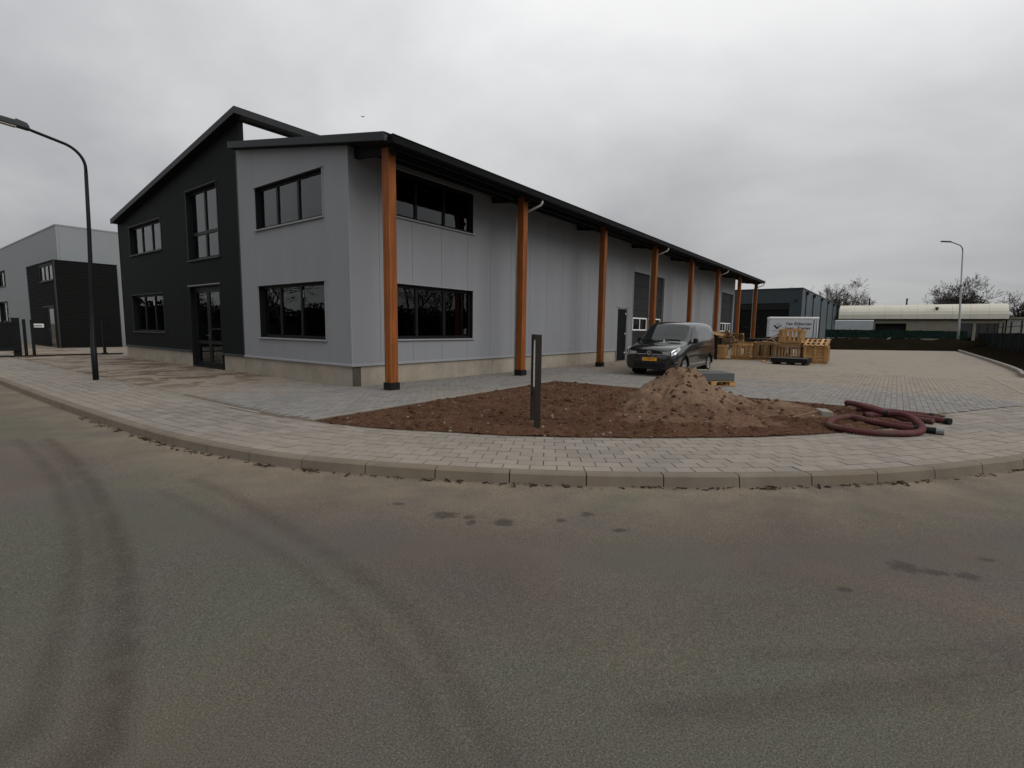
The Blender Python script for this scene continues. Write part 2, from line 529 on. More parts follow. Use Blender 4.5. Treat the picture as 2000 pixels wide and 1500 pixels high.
# --- road
STAINS = [(-4.51, -7.68, .16, .075), (-4.33, -8.17, .13, .06), (-4.50, -7.96, .06, .045), (-3.98, -8.52, .06, .04), (-3.71, -8.62, .09, .045), (-4.57, -7.15, .08, .03),
          (-3.87, -9.00, .09, .035), (-3.22, -10.81, .15, .07), (-3.85, -10.51, .07, .03), (-3.19, -10.99, .11, .04), (-3.12, -11.15, .10, .05), (-2.70, -11.28, .09, .03), (-4.42, -7.87, .07, .03)]
def road_mat():
    t = NT('asphalt')
    P = t.pos()
    agg = t.noise(P, 120, 3, 0.85)
    agg2 = t.noise(P, 60, 3, 0.7)
    big = t.noise(P, 0.55, 5, 0.6, 0.6)
    mid = t.noise(P, 2.6, 5, 0.6)
    hue = t.noise(P, 0.42, 4, 0.55, 0.4)
    hue2 = t.noise(P, 0.9, 3, 0.5, 0.3)
    c = t.mix(t.ramp(big, 0.3, 0.7), (0.076, 0.063, 0.051), (0.106, 0.089, 0.071))
    c = t.mix(t.math('MULTIPLY', t.ramp(hue, 0.44, 0.60), 0.65), c, (0.074, 0.079, 0.060))
    c = t.mix(t.math('MULTIPLY', t.ramp(hue2, 0.50, 0.66), 0.45), c, (0.082, 0.068, 0.068))
    # dust by the kerb
    at = t.node('ShaderNodeAttribute'); at.attribute_name = 'dust'
    du = t.math('MULTIPLY', at.outputs['Fac'], t.ramp(t.math('ADD', t.math('MULTIPLY', mid, 0.6), t.math('MULTIPLY', big, 0.4)), 0.30, 0.62))
    c = t.mix(t.math('MULTIPLY', du, 0.9), c, (0.195, 0.158, 0.115))
    # tyre tracks
    sep = t.node('ShaderNodeSeparateXYZ'); t.link(P, sep.inputs[0])
    ta = t.node('ShaderNodeAttribute'); ta.attribute_name = 'track'
    tr = t.math('MULTIPLY', ta.outputs['Fac'], t.ramp(t.noise(P, 5.0, 5, 0.65), 0.18, 0.55))
    c = t.mix(t.math('MULTIPLY', tr, 0.58), c, (0.030, 0.021, 0.016))
    # drips
    st = None
    wx = t.math('MULTIPLY', t.math('SUBTRACT', t.noise(P, 17, 5, 0.7), 0.5), 2.6)
    for (sx, sy, a, b_) in STAINS:
        ux, uy = 0.605, -0.796
        dx = t.math('SUBTRACT', sep.outputs[0], sx); dy = t.math('SUBTRACT', sep.outputs[1], sy)
        u = t.math('DIVIDE', t.math('ADD', t.math('MULTIPLY', dx, ux), t.math('MULTIPLY', dy, uy)), a * 0.75)
        v = t.math('DIVIDE', t.math('SUBTRACT', t.math('MULTIPLY', dx, uy), t.math('MULTIPLY', dy, ux)), b_ * 1.3)
        r = t.math('SQRT', t.math('ADD', t.math('MULTIPLY', u, u), t.math('MULTIPLY', v, v)))
        s_ = t.ramp(t.math('ADD', r, wx), 1.15, 0.6)
        st = s_ if st is None else t.math('MAXIMUM', st, s_)
    c = t.mix(t.math('MULTIPLY', st, 0.7), c, (0.022, 0.016, 0.012))
    # aggregate speckle
    c = t.mix(t.ramp(agg, 0.36, 0.66), t.mix(1.0, c, (0.45, 0.45, 0.45), 'MULTIPLY'), t.mix(1.0, c, (1.55, 1.52, 1.48), 'MULTIPLY'))
    c = t.mix(t.math('MULTIPLY', t.ramp(agg, 0.64, 0.72), 0.8), c, (0.27, 0.245, 0.21))

    t.color(c)
    t.rough(t.math('SUBTRACT', 0.92, t.math('MULTIPLY', st, 0.2)))
    t.b.inputs['Specular IOR Level'].default_value = 0.25
    t.bump(t.math('ADD', agg, t.math('MULTIPLY', agg2, 0.4)), 0.4, 0.008)
    return t.m
M['road'] = road_mat()
TRACKS = [  # where lorries turned: centre line, half width, strength
    ([(-5.93, -1.46), (-6.03, -3.29), (-6.15, -4.52), (-6.33, -5.76), (-6.49, -6.58), (-6.63, -7.15), (-6.79, -7.68), (-6.91, -8.07), (-7.03, -8.4), (-7.4, -9.2)], .075, .85),
    ([(-6.05, -1.6), (-6.11, -3.19), (-6.29, -4.73), (-6.46, -5.86), (-6.61, -6.62), (-6.73, -7.16), (-6.85, -7.6), (-6.97, -7.99), (-7.07, -8.29), (-7.4, -9.0)], .05, .5),
    ([(-6.2, -1.2), (-6.24, -2.76), (-6.36, -4.27), (-6.53, -5.51), (-6.72, -6.47), (-6.9, -7.15), (-7.07, -7.7), (-7.19, -8.06), (-7.5, -8.8)], .07, .6),
    ([(-5.44, -4.96), (-5.41, -5.62), (-5.51, -6.96), (-5.59, -7.83), (-5.7, -8.52), (-5.84, -8.98), (-6.02, -9.35), (-6.3, -9.9)], .075, .5),
    ([(-5.79, -5.15), (-5.77, -6.45), (-5.78, -7.45), (-5.89, -8.22), (-6.01, -8.77), (-6.13, -9.13), (-6.4, -9.7)], .06, .38),
    ([(-5.6, -9.95), (-5.18, -10.33), (-4.94, -10.55), (-4.68, -10.84), (-4.13, -11.27), (-3.2, -11.9)], .06, .5),
    ([(-5.45, -10.16), (-5.07, -10.56), (-4.81, -10.83), (-4.37, -11.23), (-3.5, -12.0)], .05, .38),
    ([(-4.9, -10.2), (-4.64, -10.52), (-4.42, -10.84), (-3.9, -11.3), (-3.0, -12.0)], .05, .35)]
def seg_dist(P, a, b):
    a, b = np.array(a), np.array(b)
    t_ = np.clip(((P - a) @ (b - a)) / ((b - a) @ (b - a)), 0, 1)
    return np.linalg.norm(P - a - t_[:, None] * (b - a), axis=1)
def build_road():
    # strips offset from the kerb toward the road, fine where the camera stands
    offs = [0.05 * k for k in range(73)] + [4.0, 5.0, 8.0, 11.0]
    lo_, hi_ = int((s_ref0 - 12) / .05), int((s_ref0 + 8) / .05)
    idx = list(range(0, lo_, 8)) + list(range(lo_, hi_)) + list(range(hi_, len(KP), 8))
    V, F, D = [], [], []
    for i in idx:
        for o in offs:
            p = KP[i] - KN[i] * (o - 0.05)
            V.append((p[0], p[1], ROADZ + 0.03 * (1 - math.exp(-o / 2.5)))); D.append(max(0.0, 1 - o / 1.5) ** 1.1)
    n = len(offs)
    for a in range(len(idx) - 1):
        for b in range(n - 1):
            F.append((a * n + b, a * n + b + 1, (a + 1) * n + b + 1, (a + 1) * n + b))
    P = np.array(V)[:, :2]
    T = np.zeros(len(P))
    for line, w, amt in TRACKS:
        d = np.full(len(P), 9.0)
        for a, b in zip(line[:-1], line[1:]): d = np.minimum(d, seg_dist(P, a, b))
        T = np.maximum(T, amt * np.clip(1.35 - d / w, 0, 1))
    o = fmesh('road', V, F, M['road'])
    for nm, val in (('dust', D), ('track', T)):
        at = o.data.attributes.new(nm, 'FLOAT', 'POINT')
        at.data.foreach_set('value', np.array(val, dtype=np.float32))
    bm_flip(o)
    tag(o, kind='structure')
s_ref0 = KS[int(np.argmin(np.hypot(KP[:, 0] + 2.98, KP[:, 1] + 8.20)))]
def bm_flip(o):
    import bmesh
    bm = bmesh.new(); bm.from_mesh(o.data)
    bmesh.ops.recalc_face_normals(bm, faces=bm.faces[:])
    if sum(f.normal.z for f in bm.faces) < 0:
        bmesh.ops.reverse_faces(bm, faces=bm.faces[:])
    bm.to_mesh(o.data); bm.free()
build_road()

# --- kerb stones, each its own piece
kerb = tag(empty('kerb', (0, 0, 0)), kind='structure')
def kerb_stone(s0, s1, w=0.13):
    n = 3
    V = []
    for k in range(n + 1):
        s = s0 + (s1 - s0) * k / n
        dz = 0.0
        a = kerb_at(s, -0.035); b = kerb_at(s, 0.0); c = kerb_at(s, 0.022); d = kerb_at(s, w)
        V += [(a[0], a[1], -0.25), (b[0], b[1], -0.012 + dz), (c[0], c[1], 0.006 + dz), (d[0], d[1], 0.008 + dz), (d[0], d[1], -0.25)]
    F = []
    for k in range(n):
        for q in range(4):
            F.append((k * 5 + q, k * 5 + q + 1, (k + 1) * 5 + q + 1, (k + 1) * 5 + q))
    F += [(0, 4, 3, 2, 1), tuple(n * 5 + q for q in range(5))]
    o = fmesh('kerb_stone', V, F, M['kerb'], kerb)
    bm_recalc(o)
def bm_recalc(o):
    import bmesh
    bm = bmesh.new(); bm.from_mesh(o.data)
    bmesh.ops.recalc_face_normals(bm, faces=bm.faces[:]); bm.to_mesh(o.data); bm.free()
s_ref = KS[int(np.argmin(np.hypot(KP[:, 0] + 2.98, KP[:, 1] + 8.20)))]
k = 0
s = s_ref - 0.8 * 52
while s < s_ref + 0.8 * 20 and s + 0.8 < KS[-1]:
    kerb_stone(s + 0.006, s + 0.8 - 0.006)
    s += 0.8

# --- sidewalk: bed of sand and bricks in rows that follow the kerb
def mortar_mat():
    t = NT('sand_joint')
    n = t.noise(t.pos(), 8, 5, 0.6)
    t.color(t.mix(n, (0.045, 0.034, 0.024), (0.130, 0.102, 0.072)))
    t.rough(0.95)
    return t.m
M['joint'] = mortar_mat()
def build_sidewalk():
    V, F = [], []
    idx = list(range(0, len(KP), 6))
    offs = [0.10, 2.2]
    for i in idx:
        for o in offs:
            p = KP[i] + KN[i] * o
            V.append((p[0], p[1], -0.008))
    for a in range(len(idx) - 1):
        F.append((2 * a, 2 * a + 1, 2 * a + 3, 2 * a + 2))
    walk = fmesh('sidewalk', V, F, M['joint'])
    bm_flip(walk)
    tag(walk, kind='structure')
    ipoly = [tuple(p) for p in IP]
    # polygon of the sidewalk zone: between kerb and inner line
    camxy = np.array((-7.5, -10.646))
    L, W, gap = 0.30, 0.19, 0.009
    bricks = []
    rows = 12
    for r in range(rows):
        d0 = 0.137 + r * W
        s = s_ref - 42 + (0.15 if r % 2 else 0.0)
        while s < s_ref + 13.5:
            a = kerb_at(s + gap / 2, d0 + gap / 2); b = kerb_at(s + L - gap / 2, d0 + gap / 2)
            c = kerb_at(s + L - gap / 2, d0 + W - gap / 2); d = kerb_at(s + gap / 2, d0 + W - gap / 2)
            m = (a + c) / 2
            # keep only what lies on the road side of the inner line
            q = IP[int(np.argmin(((IP - m) ** 2).sum(1)))]
            far = kerb_dist(q[0], q[1])
            lim = far - 0.05 if m[1] > -11.4 and m[0] < 4.6 else 2.2
            w_ = min(W, lim - d0)
            if w_ > 0.05:
                c = kerb_at(s + L - gap / 2, d0 + w_ - gap / 2); d = kerb_at(s + gap / 2, d0 + w_ - gap / 2)
                bricks.append((np.linalg.norm(m - camxy), a, b, c, d))
            s += L
    bricks.sort(key=lambda t: t[0])
    rest = MB()
    for i, (dist, a, b, c, d) in enumerate(bricks):
        h = random.gauss(0, 0.0014)
        z = [h + random.gauss(0, 0.0009) for _ in range(4)]
        P = [a, b, c, d]
        ctr = (a + c) / 2
        pts = [(p[0], p[1], -0.05) for p in P] + [(ctr[0] + (p[0] - ctr[0]) * 0.985, ctr[1] + (p[1] - ctr[1]) * 0.985, zz) for p, zz in zip(P, z)]
        if i < 300:
            mb = MB().hexa(pts)
            o = mb.build('paving_brick', M['walk_brick'], walk)
            bm_recalc(o)
        else:
            rest.hexa(pts)
    o = rest.build('paving_brick_field', M['walk_brick'], walk)
    bm_recalc(o)
    tag(o, kind='stuff')
build_sidewalk()

# --- paved yard around the building
BED = [(-3.14, -3.32), (4.80, -2.85), (4.80, -11.35), (4.60, -11.52)] + [tuple(p) for p in IP[::-1] if -11.5 < p[1] < -3.35]
def yard_sheet_mat():
    t = NT('yard_pavement')
    br = t.node('ShaderNodeTexBrick')
    mp = t.node('ShaderNodeMapping'); mp.inputs['Rotation'].default_value = (0, 0, math.pi / 2)
    t.link(t.pos(), mp.inputs[0]); t.link(mp.outputs[0], br.inputs['Vector'])
    br.inputs['Scale'].default_value = 1.0
    br.inputs['Brick Width'].default_value = 0.21; br.inputs['Row Height'].default_value = 0.105
    br.inputs['Mortar Size'].default_value = 0.004
    br.inputs['Color1'].default_value = (0.20, 0.195, 0.186, 1); br.inputs['Color2'].default_value = (0.17, 0.166, 0.16, 1)
    br.inputs['Mortar'].default_value = (0.11, 0.09, 0.065, 1)
    sand = t.math('MULTIPLY', yard_mask(t), t.ramp(t.noise(t.pos(), 1.1, 5, 0.65), 0.22, 0.5))
    dirt = dirt_mask(t)
    c = t.mix(t.math('MULTIPLY', sand, 0.88), br.outputs['Color'], t.mix(t.noise(t.pos(), 4, 4, 0.6), (0.192, 0.160, 0.122), (0.256, 0.214, 0.166)))
    c = t.mix(dirt, c, (0.085, 0.050, 0.029))
    t.color(c); t.rough(0.92)
    t.b.inputs['Specular IOR Level'].default_value = 0.25
    t.bump(t.math('SUBTRACT', t.math('MULTIPLY', t.noise(t.pos(), 30, 4, 0.6), 0.4), t.math('MULTIPLY', br.outputs['Fac'], 1.0)), 0.4, 0.008)
    return t.m
M['yard'] = yard_sheet_mat()
def build_yard():
    yard = MB()
    # far yard: one sheet; near part is bricks standing on a joint sheet 12 mm lower
    yard.add([(15, 0.5, -0.002), (15, -14.9, -0.002), (56, -14.9, -0.002), (56, 0.5, -0.002)], [(0, 1, 2, 3)])
    yard.add([(35, 0.5, -0.002), (56, 0.5, -0.002), (56, 40, -0.002), (35, 40, -0.002)], [(0, 1, 2, 3)])
    yard.add([(-3.30, 17.3, -0.002), (20, 17.3, -0.002), (20, 60, -0.002), (-3.30, 60, -0.002)], [(0, 1, 2, 3)])
    yd = yard.build('yard', M['yard'])
    tag(yd, kind='structure')
    bm_flip(yd)
    base = MB()
    base.add([(-3.32, 17.3, -0.013), (-3.30, -1.9, -0.013), (-3.14, -3.31, -0.013), (4.8, -2.84, -0.013), (15.02, -2.84, -0.013), (15.02, 0.5, -0.013), (0.3, 0.5, -0.013), (0.3, 17.3, -0.013)], [tuple(range(8))])
    base.add([(4.8, -2.84, -0.0135), (4.8, -11.5, -0.0135), (6.3, -14.5, -0.0135), (15.02, -18.0, -0.0135), (15.02, -2.84, -0.0135)], [tuple(range(5))])
    b = base.build('joint_sand', M['joint'], yd)
    bm_flip(b)
    mb = MB()
    gap = 0.0045
    def lay(x0, x1, y0, y1, test):
        ny = int((y1 - y0) / 0.105)
        for j in range(ny):
            y = y0 + j * 0.105
            x = x0 - (0.105 if j % 2 else 0)
            while x < x1:
                xa, xb = max(x, x0) + gap / 2, min(x + 0.21, x1) - gap / 2
                if xb - xa > 0.03 and test((xa + xb) / 2, y + 0.05):
                    h = random.gauss(-0.001, 0.0014)
                    mb.add([(xa, y + gap / 2, -0.04), (xb, y + gap / 2, -0.04), (xb, y + 0.105 - gap / 2, -0.04), (xa, y + 0.105 - gap / 2, -0.04),
                            (xa + .001, y + gap / 2 + .001, h + random.gauss(0, .0008)), (xb - .001, y + gap / 2 + .001, h + random.gauss(0, .0008)),
                            (xb - .001, y + 0.105 - gap / 2 - .001, h + random.gauss(0, .0008)), (xa + .001, y + 0.105 - gap / 2 - .001, h + random.gauss(0, .0008))],
                           [(4, 5, 6, 7), (0, 1, 5, 4), (1, 2, 6, 5), (2, 3, 7, 6), (3, 0, 4, 7)])
                x += 0.21
    kd = KP[::4]
    def ok(x, y):
        if x < 0 and y > -3.4:
            q = IP[int(np.argmin(abs(IP[:, 1] - y)))]
            if x - 0.11 < q[0] + 0.035: return False
            if y < -3.32 + (x + 3.14) * 0.0592 + 0.13: return False
            return True
        if x < 4.9 and y < -3.32 + (x + 3.14) * 0.0592 + 0.13: return False
        if x > 0.05 and y > 0.02: return False
        if y < -11.0:
            dd = kd - np.array((x, y))
            if (dd * dd).sum(1).min() < 2.28 ** 2: return False
            if y < -14.8: return False
        return True
    lay(-3.3, 0.24, -3.4, 17.2, ok)
    lay(0.24, 4.87, -3.4, 0.0, ok)
    lay(4.87, 15.0, -15.5, 0.0, ok)
    f = mb.build('paving_brick_field', M['yard_brick'], yd)
    tag(f, kind='stuff')
    # edging along the sidewalk, left of the planting bed
    y = 17.0
    while y > -1.2:
        q0 = IP[int(np.argmin(abs(IP[:, 1] - y)))]; q1 = IP[int(np.argmin(abs(IP[:, 1] - (y - 1.0))))]
        MB().beam((q0[0], y - .004, -0.045), (q1[0], y - 0.996, -0.045), 0.06, 0.10).build('edging_stone', M['edging'], yd, bevel=0.006)
        y -= 1.0
    # sand and dirt tracked onto the paving in front of the dark facade: thin uneven patches
    return yd
YARD = build_yard()
for k in range(7):
    MB().box(10.7 + .95 * k, 11.64 + .95 * k, -13.46, -13.34, -.08, .006).build('edging_stone', M['edging'], YARD)

# --- drive kerb on the far right
dk = tag(empty('driveway_kerb', (0, 0, 0)), kind='structure')
pts = [(17.5, -14.35), (19, -14.5), (21, -14.68), (27.5, -14.86), (40, -15.02), (53.4, -15.17)]
dkp = smooth_path(pts, 0.05)
i = 0
while i + 20 < len(dkp):
    a, b = dkp[i], dkp[i + 20]
    d = (b - a) / np.linalg.norm(b - a); a2 = a + d * 0.006; b2 = b - d * 0.006
    MB().beam((a2[0], a2[1], 0.02), (b2[0], b2[1], 0.02), 0.15, 0.24).build('kerb_stone', M['edging'], dk, bevel=0.012)
    i += 20

# ------------------------------------------------------------------ planting bed of bare soil
def soil_mat(name, c0, c1, c2):
    t = NT(name)
    n1 = t.noise(t.pos(), 0.9, 5, 0.6, 0.4)
    n2 = t.noise(t.pos(), 9, 6, 0.7)
    n3 = t.noise(t.pos(), 45, 4, 0.7)
    c = t.mix(t.ramp(n1, 0.35, 0.65), c0, c1)
    c = t.mix(t.math('MULTIPLY', t.ramp(n2, 0.4, 0.65), 0.55), c, c2)
    c = t.mix(t.ramp(n3, 0.35, 0.65), c, t.mix(1.0, c, (0.42, 0.40, 0.38), 'MULTIPLY'))
    t.color(c); t.rough(0.97)
    t.b.inputs['Specular IOR Level'].default_value = 0.0
    t.bump(t.math('ADD', n2, n3), 1.0, 0.04)
    return t.m
M['soil'] = soil_mat('red_brown_soil', (0.145, 0.075, 0.047), (0.092, 0.044, 0.027), (0.230, 0.150, 0.108))
M['sand'] = soil_mat('heap_sand', (0.205, 0.135, 0.090), (0.160, 0.100, 0.066), (0.235, 0.165, 0.115))
M['dark_soil'] = soil_mat('dark_soil', (0.014, 0.011, 0.008), (0.010, 0.0095, 0.0055), (0.022, 0.016, 0.011))

def heap_mat():
    t = NT('heap_of_sand_and_soil')
    n1 = t.noise(t.pos(), 1.3, 5, 0.6, 0.4); n2 = t.noise(t.pos(), 10, 6, 0.7); n3 = t.noise(t.pos(), 55, 4, 0.7)
    a = t.node('ShaderNodeAttribute'); a.attribute_name = 'sandy'
    f = t.ramp(t.math('ADD', a.outputs['Fac'], t.math('MULTIPLY', t.math('SUBTRACT', n1, 0.5), 1.6)), 0.15, 0.75)
    sand = t.mix(t.ramp(n2, 0.3, 0.7), (0.200, 0.131, 0.087), (0.265, 0.184, 0.130))
    soil = t.mix(t.ramp(n2, 0.35, 0.65), (0.125, 0.070, 0.046), (0.200, 0.128, 0.090))
    c = t.mix(f, soil, sand)
    c = t.mix(t.ramp(n3, 0.35, 0.7), c, t.mix(1.0, c, (0.6, 0.58, 0.56), 'MULTIPLY'))
    t.color(c); t.rough(0.97); t.b.inputs['Specular IOR Level'].default_value = 0.0
    t.bump(t.math('ADD', n2, n3), 0.9, 0.03)
    return t.m
M['heap'] = heap_mat()
def fr(x, y, z, s, o=4):
    return mn.fractal(Vector((x * s, y * s, z)), 1.0, 2.1, o)
def soil_h(x, y):
    e = min(kerb_dist(x, y) - 1.7, 4.75 - x, (y - (-3.32 + (x + 3.14) * 0.0592)) * -1)
    w = max(0, min(1, e / 0.5))
    h = -0.004 + 0.012 * w + 0.04 * fr(x, y, 1.7, 0.8) * w + 0.055 * max(0, fr(x, y, 4.1, 3.4)) * w + 0.030 * abs(fr(x, y, 9.3, 9, 3)) * (.15 + .85 * w)
    return h
def pile_h(x, y):
    dx, dy = x - 2.45, y + 7.30
    n = fr(x, y, 3.3, 1.1)
    r = math.hypot(dx, dy) * (1 + 0.16 * n)
    a = max(0.0, 0.83 - 0.60 * r) if r > 0.22 else 0.83 - 0.60 * 0.22 + (0.22 - r) * 0.22
    b = 0.21 * math.exp(-(((x - 3.2) / 0.8) ** 2 + ((y + 8.9) / 0.9) ** 2))
    c = 0.10 * math.exp(-(((x - 0.7) / 0.9) ** 2 + ((y + 7.35) / 1.1) ** 2))
    d = 0.15 * math.exp(-(((x - 1.35) / 0.8) ** 2 + ((y + 8.5) / 0.9) ** 2))
    h = max(a, 0) + b * (1 - min(1, a)) + c + d
    rough = 0.045 * fr(x, y, 6.1, 2.4) + 0.05 * abs(fr(x, y, 2.2, 5.5)) + 0.02 * fr(x, y, 8.2, 14, 3)
    terr = 0.07 * math.tanh(6 * fr(x, y, 12.4, 1.6)) if dx < 0.2 else 0.03 * math.tanh(5 * fr(x, y, 12.4, 1.6))
    return h + (rough + terr) * min(1, h * 3.5) - 0.055
def heightfield(name, x0, x1, y0, y1, step, hf, keep, mat, parent=None):
    nx, ny = int((x1 - x0) / step) + 1, int((y1 - y0) / step) + 1
    V, ok = [], []
    for j in range(ny):
        for i in range(nx):
            x, y = x0 + i * step, y0 + j * step
            kx = keep(x, y)
            ok.append(kx)
            V.append((x, y, hf(x, y) if kx else 0))
    F = []
    for j in range(ny - 1):
        for i in range(nx - 1):
            q = (j * nx + i, j * nx + i + 1, (j + 1) * nx + i + 1, (j + 1) * nx + i)
            if all(ok[k] for k in q): F.append(q)
    used = sorted({k for f in F for k in f})
    mp = {k: i for i, k in enumerate(used)}
    return fmesh(name, [V[k] for k in used], [tuple(mp[k] for k in f) for f in F], mat, parent, smooth=True)

BEDK = [(-3.12, -3.36), (4.80, -2.90), (4.80, -11.35), (4.60, -11.50)] + [tuple(p) for p in IP[::-1] if -11.5 < p[1] < -3.40]
bed = heightfield('planting_bed', -3.2, 4.85, -11.6, -2.8, 0.04, soil_h, lambda x, y: inside(BEDK, x, y), M['soil'])
tag(bed, kind='structure')
# kerb strips round the bed
def edging(p0, p1, parent, w=0.06, ztop=0.012):
    p0, p1 = np.array(p0, float), np.array(p1, float)
    L = np.linalg.norm(p1 - p0); n = max(1, round(L)); d = (p1 - p0) / L
    for k in range(n):
        a = p0 + d * (L * k / n + 0.004); b = p0 + d * (L * (k + 1) / n - 0.004)
        MB().beam((a[0], a[1], ztop - 0.1), (b[0], b[1], ztop - 0.1), w, 0.2).build('edging_stone', M['edging'], parent, bevel=0.006)
edging((-3.10, -3.26), (4.82, -2.79), bed)
edging((4.835, -2.83), (4.835, -11.45), bed)

rock_meshes = []
for q in range(5):
    r = random.Random(q)
    P = []
    for i in range(3):
        zz = (-0.75, 0.0, 0.75)[i]; rad = (0.62, 1.0, 0.58)[i]
        for k in range(6):
            a = 2 * math.pi * (k + 0.5 * i) / 6
            q_ = r.uniform(.78, 1.2); P.append((rad * math.cos(a) * q_, rad * math.sin(a) * q_, zz * r.uniform(.7, 1.15)))
    Fq = [tuple(range(5, -1, -1)), tuple(range(12, 18))]
    for i in range(2):
        for k in range(6):
            Fq.append((i * 6 + k, i * 6 + (k + 1) % 6, (i + 1) * 6 + (k + 1) % 6, (i + 1) * 6 + k))
    rock_meshes.append((P, Fq))
def scatter_rocks(mb, x, y, z, s, r):
    P, Fq = rock_meshes[r.randrange(5)]
    a = r.uniform(0, 6.28); ca, sa = math.cos(a), math.sin(a)
    fz = r.uniform(.5, .9)
    mb.add([(x + s * (p[0] * ca - p[1] * sa), y + s * (p[0] * sa + p[1] * ca), z + s * p[2] * fz) for p in P], Fq)
M['stone'] = simple('pebbles', (0.26, 0.23, 0.20), 0.85, var=0.3, vscale=8, rndvar=0.6)
r = random.Random(5)
clods, stones = MB(), MB()
n = 0
while n < 1700:
    x, y = r.uniform(-3.1, 4.8), r.uniform(-11.4, -2.9)
    if not inside(BEDK, x, y): continue
    dens = 0.5 + 0.5 * fr(x, y, 5.5, 1.2)
    if r.random() > dens + 0.25: continue
    z = max(soil_h(x, y), pile_h(x, y))
    s = 0.009 + 0.036 * r.random() ** 3.5
    scatter_rocks(clods, x, y, z + s * 0.15, s * 1.3, r); n += 1
for k in range(700):
    while True:
        x, y = r.uniform(-3.1, 4.8), r.uniform(-11.4, -2.9)
        if inside(BEDK, x, y): break
    scatter_rocks(stones, x, y, max(soil_h(x, y), pile_h(x, y)) + 0.004, 0.007 + 0.022 * r.random() ** 3, r)
tag(clods.build('soil_clods', M['soil'], bed), kind='stuff')
tag(stones.build('pebbles', M['stone'], bed), kind='stuff')

pile = heightfield('sand_pile', -1.2, 4.8, -11.2, -4.6, 0.035, pile_h, lambda x, y: inside(BEDK, x, y) and pile_h(x, y) > soil_h(x, y) - 0.03, M['heap'])
at = pile.data.attributes.new('sandy', 'FLOAT', 'POINT')
at.data.foreach_set('value', [max(0.0, min(1.0, (v.co.z - 0.10) / 0.30 + (0.35 if v.co.x > 2.3 else 0.0) * (v.co.z > .12))) for v in pile.data.vertices])
tag(pile, 'brown heap of sand and clods dumped on the bare soil bed', 'sand pile')
tag(bed, 'planting bed of bare red brown soil')
pc = MB()
for k in range(70):
    a, d = r.uniform(0, 6.28), abs(r.gauss(0, 1.0))
    x, y = 2.0 + d * math.cos(a) * 0.9, -7.7 + d * math.sin(a) * 1.2
    if not inside(BEDK, x, y): continue
    scatter_rocks(pc, x, y, pile_h(x, y) - 0.002, 0.010 + 0.032 * r.random() ** 4, r)
tag(pc.build('sand_clods', M['soil'], pile), kind='stuff')

# litter along the kerb foot
lit, lst = MB(), MB()
for k in range(620):
    s = s_ref + r.uniform(-9, 5.5)
    dens = 0.5 + 0.5 * mn.noise(Vector((s * 1.3, 0, 0)))
    if r.random() > dens ** 1.5 + 0.12: continue
    d = -0.045 - abs(r.gauss(0, 0.035))
    p = kerb_at(s, d)
    sz = 0.004 + 0.012 * r.random() ** 2
    if r.random() < 0.75:
        a = r.uniform(0, 3.14); l = sz * r.uniform(1.5, 4)
        lit.beam((p[0] - l * math.cos(a), p[1] - l * math.sin(a), ROADZ + 0.006 + r.random() * 0.012), (p[0] + l * math.cos(a), p[1] + l * math.sin(a), ROADZ + 0.004 + r.random() * .02), sz * 1.6, 0.004)
    else:
        scatter_rocks(lst, p[0], p[1], ROADZ + 0.004, sz, r)
M['litter'] = simple('leaf_litter', (0.042, 0.028, 0.018), 0.95, var=0.4, rndvar=0.5)
lo = lit.build('leaf_litter', M['litter']); tag(lo, 'dead leaves and twigs gathered along the kerb foot', 'leaf litter', kind='stuff')
so = lst.build('gutter_pebbles', M['stone']); tag(so, 'loose pebbles lying along the foot of the kerb', 'pebbles', kind='stuff')
# ------------------------------------------------------------------ main building
B = empty('commercial_building', (0, 0, 0), 0, 'new grey and black clad business building with orange timber posts', 'building')
WX, WY = 36.25, 16.6           # wall ends
def low_z(y): return 5.75 + 0.173 * y        # underside of the lower roof
def high_z(y): return 5.78 + 0.157 * (16.5 - y)
def mapper(plane, off=0.0):
    if plane == 'front': return lambda s, z, d: (off - d, s, z)       # d outward
    return lambda s, z, d: (s, off - d, z)
def facade(parent, plane, seams, z0, topf, openings, mat, d0, d1, gap=0.007, name='wall_panel', off=0.0):
    mp = mapper(plane, off)
    for a, b in zip(seams[:-1], seams[1:]):
        cuts = sorted({a + gap / 2, b - gap / 2} | {q for o in openings for q in o[:2] if a + gap / 2 < q < b - gap / 2})
        for c, d in zip(cuts[:-1], cuts[1:]):
            mid = (c + d) / 2
            blk = sorted((o[2], o[3]) for o in openings if o[0] < mid < o[1])
            z = z0
            segs = []
            for lo_, hi_ in blk:
                if lo_ > z + 1e-4: segs.append((z, z, lo_, lo_))
                z = hi_
            segs.append((z, z, topf(c), topf(d)))
            for zc0, zd0, zc1, zd1 in segs:
                if max(zc1, zd1) - z0 < 0.02: continue
                mb = MB()
                p = [mp(c, zc0, d0), mp(d, zd0, d0), mp(d, zd0, d1), mp(c, zc0, d1), mp(c, zc1, d0), mp(d, zd1, d0), mp(d, zd1, d1), mp(c, zc1, d1)]
                mb.hexa(p)
                bm_recalc(mb.build(name, mat, parent))
PL = 0.53     # plinth top
